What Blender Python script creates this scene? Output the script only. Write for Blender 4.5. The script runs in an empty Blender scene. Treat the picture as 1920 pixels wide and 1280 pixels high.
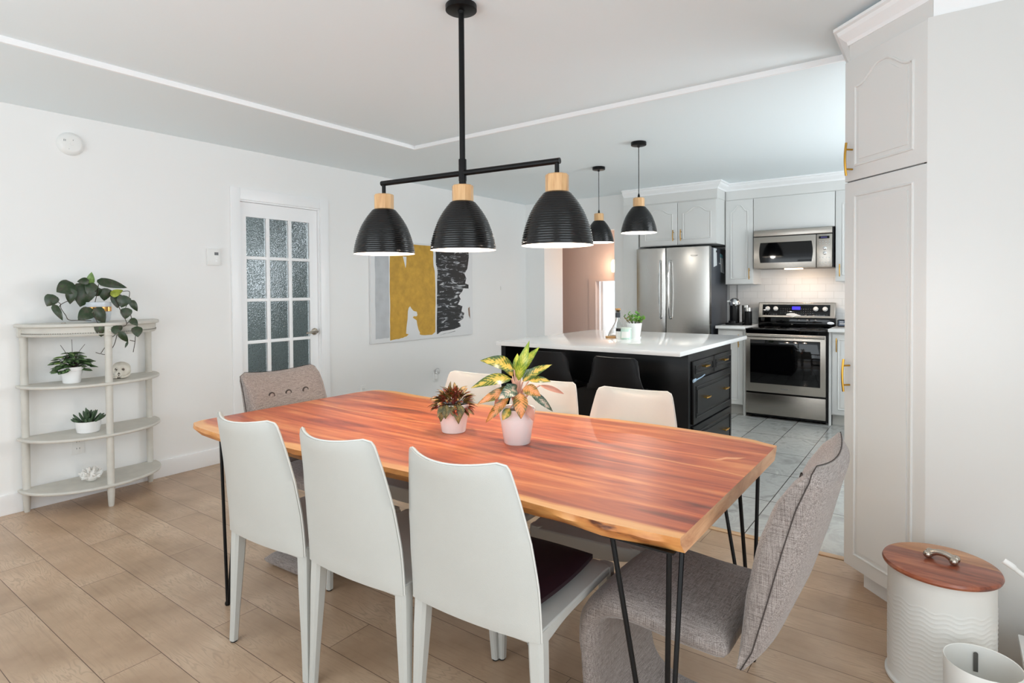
import bpy, bmesh, math, random
from mathutils import Vector, Matrix, noise
random.seed(7)
sc = bpy.context.scene
COL = sc.collection
PI = math.pi
# ------------------------------------------------------------------ camera
EYE = 1.31
F, YAW, PITCH, ROLL, CY = 1098.812, .633183809, -.0180491077, -.00698278357, 563.427
fw = Vector((-math.sin(YAW)*math.cos(PITCH), math.cos(YAW)*math.cos(PITCH), math.sin(PITCH)))
rt = Vector((math.cos(YAW), math.sin(YAW), 0)); up = rt.cross(fw)
r2 = rt*math.cos(ROLL)+up*math.sin(ROLL); u2 = -rt*math.sin(ROLL)+up*math.cos(ROLL)
cam = bpy.data.objects.new('camera', bpy.data.cameras.new('camera')); COL.objects.link(cam)
cam.matrix_world = Matrix(((r2.x, u2.x, -fw.x, 0), (r2.y, u2.y, -fw.y, 0), (r2.z, u2.z, -fw.z, EYE), (0, 0, 0, 1)))
cam.data.sensor_width = 36; cam.data.lens = F*36/1920; cam.data.shift_y = (CY-640)/1920
cam.data.clip_start = .05; cam.data.clip_end = 60
sc.camera = cam
# ------------------------------------------------------------------ world, daylight, exposure
sc.view_settings.view_transform = 'Standard'; sc.view_settings.look = 'None'
sc.view_settings.gamma = 1; sc.view_settings.use_curve_mapping = False
sc.view_settings.exposure = 0.38
w = bpy.data.worlds.new('world'); sc.world = w; w.use_nodes = True
w.node_tree.nodes['Background'].inputs[0].default_value = (.86, .93, 1, 1)
w.node_tree.nodes['Background'].inputs[1].default_value = 1.0
sc.cycles.max_bounces = 12; sc.cycles.diffuse_bounces = 8; sc.cycles.glossy_bounces = 5
sc.cycles.transmission_bounces = 8; sc.cycles.sample_clamp_indirect = 6
sc.cycles.use_denoising = True; sc.cycles.caustics_reflective = False; sc.cycles.caustics_refractive = False
def area(name, loc, direction, sx, sy, power, col=(1, 1, 1), spread=180):
    l = bpy.data.lights.new(name, 'AREA'); l.shape = 'RECTANGLE'; l.size = sx; l.size_y = sy
    l.energy = power; l.color = col; l.spread = math.radians(spread)
    o = bpy.data.objects.new(name, l); COL.objects.link(o); o.location = loc
    o.rotation_euler = Vector(direction).to_track_quat('-Z', 'Y').to_euler(); return o
def point(name, loc, power, col, r=.03):
    l = bpy.data.lights.new(name, 'POINT'); l.energy = power; l.color = col; l.shadow_soft_size = r
    o = bpy.data.objects.new(name, l); COL.objects.link(o); o.location = loc; return o
DAY = (.875, .955, 1.0)
area('daylight_right_window', (1.1, .3, 1.15), (-1, -.05, -.05), 2.1, 2.0, 23, DAY)
area('daylight_patio_door', (-1.7, -1.8, 1.2), (.1, 1, .7), 3.2, 2.0, 48, DAY)
area('daylight_kitchen_window', (1.1, 4.9, 1.5), (-1, -.5, .35), 1.7, 1.1, 48, (.92, .97, 1))
area('hall_warm_fill', (-3.4, 7.0, 2.38), (0, .1, -1), .5, .3, 3.0, (1, .80, .68))  # added warm light under the hall ceiling
area('stair_room_fill', (-3.9, 8.9, 1.3), (0, -1, 0), 1.3, 1.2, 40, DAY)  # added light for the bright far room, no window built
area('vestibule_fill', (-5.2, 1.66, 1.7), (-.3, 1, 0), .9, 1.0, 26, DAY)  # added light that brightens the door panes from behind
# ------------------------------------------------------------------ helpers
OFF = {}
TM_ = Matrix.Translation
def bm_new(): return bmesh.new()
def finish(bm, name, mats, smooth=35):
    me = bpy.data.meshes.new(name); bmesh.ops.recalc_face_normals(bm, faces=bm.faces[:])
    bm.to_mesh(me); bm.free()
    for m in (mats if isinstance(mats, (list, tuple)) else [mats]): me.materials.append(m)
    if smooth:
        me.polygons.foreach_set('use_smooth', [True]*len(me.polygons))
        me.set_sharp_from_angle(angle=math.radians(smooth))
    return me
def obj(name, bm, mat, parent, label=None, M=None, smooth=35, bev=0, sub=0):
    if M is not None: bm.transform(M)
    off = OFF.get(parent.name, Vector())
    bm.transform(Matrix.Translation(-off))
    o = bpy.data.objects.new(name, finish(bm, name, mat, smooth)); COL.objects.link(o); o.parent = parent
    OFF[o.name] = off
    if label: o['label'] = label
    if bev: _bev(o, bev)
    if sub:
        s = o.modifiers.new('sub', 'SUBSURF'); s.levels = s.render_levels = sub
    return o
def _bev(o, w):
    b = o.modifiers.new('bevel', 'BEVEL'); b.width = w; b.segments = 2; b.limit_method = 'ANGLE'; b.angle_limit = .7; b.harden_normals = False
def thing(name, label, cat, loc=(0, 0, 0), group=None):
    o = bpy.data.objects.new(name, None); COL.objects.link(o); o.location = loc; o.empty_display_size = .1
    o['label'] = label; o['category'] = cat
    if group: o['group'] = group
    OFF[o.name] = Vector(loc); return o
def single(name, bm, mat, label, cat, group=None, M=None, smooth=35, bev=0, sub=0, kind=None):
    if M is not None: bm.transform(M)
    xs = [v.co for v in bm.verts]
    c = Vector((sum(min(a) + max(a) for a in [[v.x for v in xs]])/2, sum(min(a)+max(a) for a in [[v.y for v in xs]])/2, min(v.z for v in xs)))
    bm.transform(Matrix.Translation(-c))
    o = bpy.data.objects.new(name, finish(bm, name, mat, smooth)); COL.objects.link(o); o.location = c
    OFF[o.name] = c
    if label: o['label'] = label
    if cat: o['category'] = cat
    if group: o['group'] = group
    if kind: o['kind'] = kind
    if bev: _bev(o, bev)
    if sub:
        s = o.modifiers.new('sub', 'SUBSURF'); s.levels = s.render_levels = sub
    return o
def struct(name, bm, mat, smooth=30, bev=0, M=None):
    if M is not None: bm.transform(M)
    o = bpy.data.objects.new(name, finish(bm, name, mat, smooth)); COL.objects.link(o); o['kind'] = 'structure'
    if bev: _bev(o, bev)
    return o
def dup(root, loc, rz=0, label=None, group=None):
    def cp(o, par):
        c = o.copy(); COL.objects.link(c); c.parent = par
        for ch in [k for k in o.children]: cp(ch, c)
        return c
    r = cp(root, None); r.location = loc; r.rotation_euler = (0, 0, rz)
    if label: r['label'] = label
    if group: r['group'] = group
    return r
def box(bm, x0, x1, y0, y1, z0, z1, bev=0, seg=2, mi=0):
    r = bmesh.ops.create_cube(bm, size=1)
    vs = r['verts']
    for v in vs: v.co = Vector(((x0+x1)/2+v.co.x*(x1-x0), (y0+y1)/2+v.co.y*(y1-y0), (z0+z1)/2+v.co.z*(z1-z0)))
    fs = set(f for v in vs for f in v.link_faces)
    if mi:
        for f in fs: f.material_index = mi
    if bev:
        es = list(set(e for v in vs for e in v.link_edges))
        bmesh.ops.bevel(bm, geom=es, offset=bev, segments=seg, affect='EDGES', profile=.6)
def B(*a, **k):
    bm = bm_new(); box(bm, *a, **k); return bm
def lathe(bm, prof, c=(0, 0, 0), seg=40, rip=None, mi=0):
    rings = []
    for r, z in prof:
        if r < 1e-5: rings.append([bm.verts.new((c[0], c[1], c[2]+z))])
        else:
            rr = []
            for k in range(seg):
                a = 2*PI*k/seg; q = r*(1+(rip(a, z) if rip else 0))
                rr.append(bm.verts.new((c[0]+q*math.cos(a), c[1]+q*math.sin(a), c[2]+z)))
            rings.append(rr)
    for a, b in zip(rings, rings[1:]):
        for k in range(seg):
            j = (k+1) % seg
            if len(a) == 1 and len(b) == 1: break
            if len(a) == 1: f = bm.faces.new((a[0], b[j], b[k]))
            elif len(b) == 1: f = bm.faces.new((a[k], a[j], b[0]))
            else: f = bm.faces.new((a[k], a[j], b[j], b[k]))
            f.material_index = mi
def Lt(prof, c=(0, 0, 0), seg=40, rip=None):
    bm = bm_new(); lathe(bm, prof, c, seg, rip); return bm
def tube(bm, pts, r, seg=8, mi=0, flat=None):
    pts = [Vector(p) for p in pts]; n = len(pts)
    rs = r if isinstance(r, (list, tuple)) else [r]*n
    ref = Vector((0, 0, 1))
    t0 = (pts[1]-pts[0]).normalized()
    if abs(t0.dot(ref)) > .9: ref = Vector((1, 0, 0))
    nrm = (ref-t0*ref.dot(t0)).normalized(); rings = []
    for i, p in enumerate(pts):
        t = (pts[min(i+1, n-1)]-pts[max(i-1, 0)])
        t = t.normalized() if t.length > 1e-9 else t0
        nrm = (nrm-t*nrm.dot(t)); nrm = nrm.normalized() if nrm.length > 1e-6 else Vector((1, 0, 0))
        b = t.cross(nrm)
        rings.append([bm.verts.new(p+(nrm*math.cos(2*PI*k/seg)+b*math.sin(2*PI*k/seg)*(flat or 1))*rs[i]) for k in range(seg)])
    for a, b in zip(rings, rings[1:]):
        for k in range(seg):
            f = bm.faces.new((a[k], a[(k+1) % seg], b[(k+1) % seg], b[k])); f.material_index = mi
    for a in (rings[0][::-1], rings[-1]):
        f = bm.faces.new(a); f.material_index = mi
def Tb(pts, r, seg=8, flat=None):
    bm = bm_new(); tube(bm, pts, r, seg, flat=flat); return bm
def prism(bm, poly, vec, mi=0):
    vec = Vector(vec); a = [bm.verts.new(p) for p in poly]; b = [bm.verts.new(Vector(p)+vec) for p in poly]
    fs = [bm.faces.new(a[::-1]), bm.faces.new(b)]
    n = len(a)
    for k in range(n): fs.append(bm.faces.new((a[k], a[(k+1) % n], b[(k+1) % n], b[k])))
    for f in fs: f.material_index = mi
def Pr(poly, vec):
    bm = bm_new(); prism(bm, poly, vec); return bm
def slab(bm, f, g, nu, nv, mi=0):
    """closed skin between surfaces f(u,v) and g(u,v)"""
    A = [[bm.verts.new(f(i/nu, j/nv)) for j in range(nv+1)] for i in range(nu+1)]
    Bq = [[bm.verts.new(g(i/nu, j/nv)) for j in range(nv+1)] for i in range(nu+1)]
    fs = []
    for i in range(nu):
        for j in range(nv):
            fs.append(bm.faces.new((A[i][j], A[i+1][j], A[i+1][j+1], A[i][j+1])))
            fs.append(bm.faces.new((Bq[i][j], Bq[i][j+1], Bq[i+1][j+1], Bq[i+1][j])))
    for i in range(nu):
        fs.append(bm.faces.new((A[i][0], Bq[i][0], Bq[i+1][0], A[i+1][0])))
        fs.append(bm.faces.new((A[i][nv], A[i+1][nv], Bq[i+1][nv], Bq[i][nv])))
    for j in range(nv):
        fs.append(bm.faces.new((A[0][j], A[0][j+1], Bq[0][j+1], Bq[0][j])))
        fs.append(bm.faces.new((A[nu][j], Bq[nu][j], Bq[nu][j+1], A[nu][j+1])))
    for q in fs: q.material_index = mi
def spline(pts, n=8):
    P = [Vector(p) for p in pts]; out = []
    for i in range(len(P)-1):
        p0 = P[max(i-1, 0)]; p1 = P[i]; p2 = P[i+1]; p3 = P[min(i+2, len(P)-1)]
        for k in range(n):
            t = k/n; out.append(.5*((2*p1)+(p2-p0)*t+(2*p0-5*p1+4*p2-p3)*t*t+(3*p1-p0-3*p2+p3)*t**3))
    out.append(P[-1]); return out
def lerp(tab, t):
    for (a, x), (b, y) in zip(tab, tab[1:]):
        if t <= b: return x+(y-x)*max(0, (t-a))/(b-a)
    return tab[-1][1]
# ------------------------------------------------------------------ materials
def s2l(c):
    return tuple(((v/255)/12.92 if v/255 <= .04045 else ((v/255+.055)/1.055)**2.4) for v in c)+(1,)
def mat(name, rgb, rough=.5, metal=0, spec=.5, bump=0, bscale=200, var=0, vscale=8, emit=0, coat=0, trans=0, ior=1.45, stretch=None, sheen=0):
    m = bpy.data.materials.new(name); m.use_nodes = True; nt = m.node_tree; p = nt.nodes['Principled BSDF']
    p.inputs['Base Color'].default_value = s2l(rgb); p.inputs['Roughness'].default_value = rough
    p.inputs['Metallic'].default_value = metal; p.inputs['Specular IOR Level'].default_value = spec
    p.inputs['Coat Weight'].default_value = coat; p.inputs['Coat Roughness'].default_value = .08
    p.inputs['Transmission Weight'].default_value = trans; p.inputs['IOR'].default_value = ior
    p.inputs['Sheen Weight'].default_value = sheen
    if emit: p.inputs['Emission Color'].default_value = s2l(rgb); p.inputs['Emission Strength'].default_value = emit
    if bump or var:
        tc = nt.nodes.new('ShaderNodeTexCoord'); mp = nt.nodes.new('ShaderNodeMapping')
        nt.links.new(tc.outputs['Object'], mp.inputs[0])
        if stretch: mp.inputs['Scale'].default_value = stretch
    if bump:
        n = nt.nodes.new('ShaderNodeTexNoise'); n.inputs['Scale'].default_value = bscale; n.inputs['Detail'].default_value = 3
        nt.links.new(mp.outputs[0], n.inputs['Vector'])
        b = nt.nodes.new('ShaderNodeBump'); b.inputs['Strength'].default_value = bump; b.inputs['Distance'].default_value = .002
        nt.links.new(n.outputs['Fac'], b.inputs['Height']); nt.links.new(b.outputs[0], p.inputs['Normal'])
    if var:
        n = nt.nodes.new('ShaderNodeTexNoise'); n.inputs['Scale'].default_value = vscale; n.inputs['Detail'].default_value = 4
        nt.links.new(mp.outputs[0], n.inputs['Vector'])
        h = nt.nodes.new('ShaderNodeHueSaturation'); h.inputs['Color'].default_value = s2l(rgb)
        mr = nt.nodes.new('ShaderNodeMapRange'); mr.inputs[1].default_value = .3; mr.inputs[2].default_value = .7
        mr.inputs[3].default_value = 1-var; mr.inputs[4].default_value = 1+var
        nt.links.new(n.outputs['Fac'], mr.inputs[0]); nt.links.new(mr.outputs[0], h.inputs['Value']); nt.links.new(h.outputs[0], p.inputs['Base Color'])
    return m
def N(nt, t, **k):
    n = nt.nodes.new('ShaderNode'+t)
    for a, b in k.items():
        if a.startswith('i_'): n.inputs[a[2:].replace('_', ' ')].default_value = b
        else: setattr(n, a, b)
    return n
def ramp(nt, stops, interp='LINEAR'):
    r = nt.nodes.new('ShaderNodeValToRGB'); e = r.color_ramp.elements; r.color_ramp.interpolation = interp
    while len(e) < len(stops): e.new(.5)
    for q, (p, c) in zip(e, stops): q.position = p; q.color = c if len(c) == 4 else s2l(c)
    return r
WALL = mat('wall_paint', (240, 240, 239), .55, bump=.06, bscale=260)
CEIL = mat('ceiling_paint', (236, 244, 247), .7, bump=.05, bscale=300)
TRIM = mat('trim_paint', (246, 247, 248), .35)
HALLWARM = mat('hall_warm_lit_white', (222, 200, 190), .6)  # white wall; the warm lamp glow is painted into the colour
GREYP = mat('vestibule_paint', (150, 158, 156), .6)
CAB = mat('cabinet_paint', (222, 222, 220), .32, bump=.02, bscale=60)
TOE = mat('toe_kick_paint', (205, 203, 198), .5)
BRASS = mat('brushed_brass', (206, 158, 70), .28, 1)
GAP = mat('shadow_gap_black', (12, 12, 12), .8)
LEATHER = mat('white_leather', (187, 187, 182), .36, bump=.25, bscale=420, var=.02, vscale=5)
SEAM = mat('leather_piping', (214, 213, 208), .45)
BLEATH = mat('black_leather', (13, 13, 15), .4, 0, .3, bump=.3, bscale=350)
BLACKM = mat('black_metal', (9, 9, 10), .4, 0, .3)
RUBB = mat('black_rubber', (15, 15, 15), .7)
STEEL = mat('stainless_steel', (176, 174, 170), .24, 1, bump=.05, bscale=60, stretch=(1, 1, 40))
STEELH = mat('stainless_brushed_horizontal', (178, 172, 164), .27, 1, bump=.05, bscale=50, stretch=(1, 1, 60))
CHROME = mat('chrome', (225, 225, 225), .08, 1)
FRSIDE = mat('fridge_side_grey', (88, 91, 98), .35, .3)
BGLASS = mat('black_glass', (5, 5, 6), .04, 0, .4)
BPLAS = mat('black_plastic', (10, 10, 11), .35, 0, .35)
WCER = mat('white_ceramic', (240, 240, 240), .22, coat=.2)
WPLAS = mat('white_plastic', (236, 236, 234), .35)
SOIL = mat('potting_soil', (50, 38, 30), .9, bump=.8, bscale=120)
ISLB = mat('island_black_paint', (11, 11, 12), .32, 0, .3, bump=.03, bscale=50)
QUARTZ = mat('white_quartz', (240, 240, 239), .12, var=.012, vscale=6, coat=.2)
LINER = mat('shade_white_enamel', (245, 240, 230), .5)
BULB = mat('lamp_bulb_warm', (255, 226, 185), .5, emit=14)
BULBW = mat('lamp_bulb_cool', (255, 247, 235), .5, emit=14)
PURP = mat('aubergine_velvet', (36, 17, 26), .5)
SHELFW = mat('distressed_greige_wood', (205, 202, 194), .5, var=.05, vscale=14, bump=.1, bscale=40)
GALV = mat('white_enamelled_steel', (226, 225, 220), .3)
NICKEL = mat('satin_nickel', (190, 180, 168), .25, 1)
BONE = mat('old_bone', (214, 208, 196), .6, var=.08, vscale=40, bump=.3, bscale=90)
DARKB = mat('bone_cavity_shade', (92, 84, 76), .8)
CORAL = mat('white_coral', (238, 236, 232), .7, bump=.5, bscale=90)
GOLDB = mat('gold_band', (214, 160, 92), .22, 1)
POTG = mat('glazed_pale_pot', (206, 212, 218), .3, var=.06, vscale=25, stretch=(1, 1, 5))
MINT = mat('mint_glass_wax', (196, 222, 210), .25, coat=.5)
LABELW = mat('paper_label', (235, 236, 232), .6)
GLASS = mat('clear_glass', (250, 252, 252), .02, trans=1, ior=1.45)
CORK = mat('cork', (186, 142, 92), .8, bump=.4, bscale=150)
PAPER = mat('paper_white', (232, 235, 236), .6)
TEALP = mat('paper_teal', (120, 176, 186), .6)
SILV = mat('silver_emblem', (220, 220, 222), .2, .8)
BLUELED = mat('blue_display', (50, 40, 190), .4, emit=1.2)
DIMLED = mat('dim_blue_display', (46, 42, 84), .4, emit=.4)
LIGHTM = mat('light_marking', (205, 205, 205), .5)
GREYM = mat('grey_marking', (118, 120, 122), .5)

def wood_mat(name, cols, scale=(1.2, 14, 14), rough=.35, rot=(0, 0, 0), contrast=(.3, .7), coat=.2, fine=.4):
    m = bpy.data.materials.new(name); m.use_nodes = True; nt = m.node_tree; p = nt.nodes['Principled BSDF']
    tc = N(nt, 'TexCoord'); mp = N(nt, 'Mapping'); mp.inputs['Scale'].default_value = scale; mp.inputs['Rotation'].default_value = rot
    nt.links.new(tc.outputs['Object'], mp.inputs[0])
    n = N(nt, 'TexNoise', i_Scale=1.0, i_Detail=7, i_Roughness=.62, i_Distortion=.6); nt.links.new(mp.outputs[0], n.inputs['Vector'])
    k = len(cols)-1
    r = ramp(nt, [(contrast[0]+(contrast[1]-contrast[0])*i/k, c) for i, c in enumerate(cols)])
    nt.links.new(n.outputs['Fac'], r.inputs[0]); nt.links.new(r.outputs[0], p.inputs['Base Color'])
    p.inputs['Roughness'].default_value = rough; p.inputs['Coat Weight'].default_value = coat; p.inputs['Coat Roughness'].default_value = .15
    return m
OAKW = wood_mat('turned_light_oak', [(190, 140, 92), (214, 170, 120), (228, 190, 142)], (30, 30, 3), .45)
LIDW2 = wood_mat('acacia_lid_light', [(128, 78, 48), (176, 120, 78), (206, 152, 104)], (3, 26, 26), .35, (0, 0, .35))
LIDW = wood_mat('acacia_lid', [(92, 44, 30), (150, 82, 58), (184, 118, 84)], (3, 26, 26), .3, (0, 0, .35))
THRESH = wood_mat('oak_threshold', [(176, 138, 100), (206, 170, 132)], (2, 30, 30), .4)

def floor_wood():
    m = bpy.data.materials.new('oak_laminate_planks'); m.use_nodes = True; nt = m.node_tree; p = nt.nodes['Principled BSDF']; L = nt.links.new
    tc = N(nt, 'TexCoord')
    mp = N(nt, 'Mapping'); mp.inputs['Location'].default_value = (.53, -.0055, 0); L(tc.outputs['Object'], mp.inputs[0])
    br = N(nt, 'TexBrick', offset=.37, offset_frequency=2, squash=1.0); L(mp.outputs[0], br.inputs['Vector'])
    for a, b in (('Scale', 1), ('Brick Width', 1.28), ('Row Height', .1871), ('Mortar Size', .0014), ('Mortar Smooth', .3), ('Bias', 0)): br.inputs[a].default_value = b
    br.inputs['Color1'].default_value = (0, 0, 0, 1); br.inputs['Color2'].default_value = (1, 1, 1, 1); br.inputs['Mortar'].default_value = (.5, .5, .5, 1)
    # per plank offset of the grain
    sc_ = N(nt, 'VectorMath', operation='SCALE'); sc_.inputs['Scale'].default_value = 7.3; L(br.outputs['Color'], sc_.inputs[0])
    ad = N(nt, 'VectorMath', operation='ADD'); L(mp.outputs[0], ad.inputs[0]); L(sc_.outputs[0], ad.inputs[1])
    m2 = N(nt, 'Mapping'); m2.inputs['Scale'].default_value = (1.5, 11, 1); L(ad.outputs[0], m2.inputs[0])
    n1 = N(nt, 'TexNoise', i_Scale=1.3, i_Detail=3, i_Roughness=.5, i_Distortion=.4); L(m2.outputs[0], n1.inputs['Vector'])
    # contour lines of a stretched noise: cathedral grain
    mul = N(nt, 'Math', operation='MULTIPLY'); mul.inputs[1].default_value = 110; L(n1.outputs['Fac'], mul.inputs[0])
    sn = N(nt, 'Math', operation='SINE'); L(mul.outputs[0], sn.inputs[0])
    m3 = N(nt, 'Mapping'); m3.inputs['Scale'].default_value = (5, 90, 1); L(ad.outputs[0], m3.inputs[0])
    n2 = N(nt, 'TexNoise', i_Scale=1, i_Detail=4); L(m3.outputs[0], n2.inputs['Vector'])
    n3 = N(nt, 'TexNoise', i_Scale=3.4, i_Detail=5); L(ad.outputs[0], n3.inputs['Vector'])
    base = ramp(nt, [(.3, (168, 140, 114)), (.5, (190, 161, 134)), (.7, (208, 181, 154))]); L(n3.outputs['Fac'], base.inputs[0])
    s1 = N(nt, 'MapRange'); s1.inputs[1].default_value = .3; s1.inputs[2].default_value = 1; s1.inputs[3].default_value = 0; s1.inputs[4].default_value = .24; L(sn.outputs[0], s1.inputs[0])
    msk = N(nt, 'MapRange'); msk.inputs[1].default_value = .42; msk.inputs[2].default_value = .62; L(n3.outputs['Fac'], msk.inputs[0])
    s1m = N(nt, 'Math', operation='MULTIPLY'); L(s1.outputs[0], s1m.inputs[0]); L(msk.outputs[0], s1m.inputs[1])
    mx = N(nt, 'MixRGB', blend_type='MIX'); L(s1m.outputs[0], mx.inputs[0]); L(base.outputs[0], mx.inputs[1]); mx.inputs[2].default_value = s2l((98, 70, 52))
    s2 = N(nt, 'MapRange'); s2.inputs[1].default_value = .5; s2.inputs[2].default_value = .75; s2.inputs[4].default_value = .16; L(n2.outputs['Fac'], s2.inputs[0])
    mx2 = N(nt, 'MixRGB'); L(s2.outputs[0], mx2.inputs[0]); L(mx.outputs[0], mx2.inputs[1]); mx2.inputs[2].default_value = s2l((110, 82, 62))
    hv = N(nt, 'HueSaturation'); L(mx2.outputs[0], hv.inputs['Color'])
    pv = N(nt, 'MapRange'); pv.inputs[3].default_value = .97; pv.inputs[4].default_value = 1.03; L(br.outputs['Color'], pv.inputs[0]); L(pv.outputs[0], hv.inputs['Value'])
    mm = N(nt, 'MixRGB'); L(br.outputs['Fac'], mm.inputs[0]); L(hv.outputs[0], mm.inputs[1]); mm.inputs[2].default_value = s2l((92, 68, 52))
    L(mm.outputs[0], p.inputs['Base Color']); p.inputs['Roughness'].default_value = .33; p.inputs['Specular IOR Level'].default_value = .5
    bp = N(nt, 'Bump', i_Strength=.25, i_Distance=.002, invert=True); L(br.outputs['Fac'], bp.inputs['Height']); L(bp.outputs[0], p.inputs['Normal'])
    return m
def tile_mat():
    m = bpy.data.materials.new('marbled_grey_floor_tile'); m.use_nodes = True; nt = m.node_tree; p = nt.nodes['Principled BSDF']; L = nt.links.new
    tc = N(nt, 'TexCoord'); mp = N(nt, 'Mapping'); mp.inputs['Rotation'].default_value = (0, 0, PI/2)
    mp.inputs['Location'].default_value = (-3.20, .846, 0)
    L(tc.outputs['Object'], mp.inputs[0])
    br = N(nt, 'TexBrick', offset=0.0, offset_frequency=2); L(mp.outputs[0], br.inputs['Vector'])
    for a, b in (('Scale', 1), ('Brick Width', .585), ('Row Height', .2855), ('Mortar Size', .003), ('Mortar Smooth', .1), ('Bias', 0)): br.inputs[a].default_value = b
    br.inputs['Color1'].default_value = (0, 0, 0, 1); br.inputs['Color2'].default_value = (1, 1, 1, 1)
    sc_ = N(nt, 'VectorMath', operation='SCALE'); sc_.inputs['Scale'].default_value = 5.1; L(br.outputs['Color'], sc_.inputs[0])
    ad = N(nt, 'VectorMath', operation='ADD'); L(mp.outputs[0], ad.inputs[0]); L(sc_.outputs[0], ad.inputs[1])
    n = N(nt, 'TexNoise', i_Scale=5, i_Detail=7, i_Roughness=.6, i_Distortion=1.6); L(ad.outputs[0], n.inputs['Vector'])
    r = ramp(nt, [(.3, (152, 152, 148)), (.5, (184, 184, 180)), (.62, (172, 172, 168)), (.75, (204, 202, 197))]); L(n.outputs['Fac'], r.inputs[0])
    mm = N(nt, 'MixRGB'); L(br.outputs['Fac'], mm.inputs[0]); L(r.outputs[0], mm.inputs[1]); mm.inputs[2].default_value = s2l((80, 75, 70))
    L(mm.outputs[0], p.inputs['Base Color']); p.inputs['Roughness'].default_value = .16
    return m
def subway_mat():
    m = bpy.data.materials.new('white_subway_tile'); m.use_nodes = True; nt = m.node_tree; p = nt.nodes['Principled BSDF']; L = nt.links.new
    tc = N(nt, 'TexCoord'); mp = N(nt, 'Mapping'); mp.inputs['Rotation'].default_value = (PI/2, 0, 0); L(tc.outputs['Object'], mp.inputs[0])
    br = N(nt, 'TexBrick', offset=.5); L(mp.outputs[0], br.inputs['Vector'])
    for a, b in (('Scale', 1), ('Brick Width', .15), ('Row Height', .075), ('Mortar Size', .0016), ('Mortar Smooth', .2)): br.inputs[a].default_value = b
    br.inputs['Color1'].default_value = s2l((234, 232, 230)); br.inputs['Color2'].default_value = s2l((228, 227, 225)); br.inputs['Mortar'].default_value = s2l((208, 206, 203))
    L(br.outputs['Color'], p.inputs['Base Color']); p.inputs['Roughness'].default_value = .15
    bp = N(nt, 'Bump', i_Strength=.4, i_Distance=.002, invert=True); L(br.outputs['Fac'], bp.inputs['Height']); L(bp.outputs[0], p.inputs['Normal'])
    return m
def fabric_mat(name, c1, c2):
    m = bpy.data.materials.new(name); m.use_nodes = True; nt = m.node_tree; p = nt.nodes['Principled BSDF']; L = nt.links.new
    tc = N(nt, 'TexCoord'); outs = []
    for s in ((26, 500, 900), (900, 900, 26), (500, 26, 900)):
        mp = N(nt, 'Mapping'); mp.inputs['Scale'].default_value = s; L(tc.outputs['Object'], mp.inputs[0])
        n = N(nt, 'TexNoise', i_Scale=1, i_Detail=3); L(mp.outputs[0], n.inputs['Vector']); outs.append(n)
    av = N(nt, 'MixRGB'); av.inputs[0].default_value = .5; L(outs[0].outputs['Fac'], av.inputs[1]); L(outs[1].outputs['Fac'], av.inputs[2]); av0 = av; av = N(nt, 'MixRGB'); av.inputs[0].default_value = .33; L(av0.outputs[0], av.inputs[1]); L(outs[2].outputs['Fac'], av.inputs[2])
    r = ramp(nt, [(.41, c1), (.59, c2)]); L(av.outputs[0], r.inputs[0]); L(r.outputs[0], p.inputs['Base Color'])
    p.inputs['Roughness'].default_value = .85; p.inputs['Sheen Weight'].default_value = .25; p.inputs['Specular IOR Level'].default_value = .2
    bp = N(nt, 'Bump', i_Strength=.35, i_Distance=.001); L(av.outputs[0], bp.inputs['Height']); L(bp.outputs[0], p.inputs['Normal'])
    return m
FABRIC = fabric_mat('woven_taupe_fabric', (96, 85, 81), (166, 156, 150))
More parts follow.
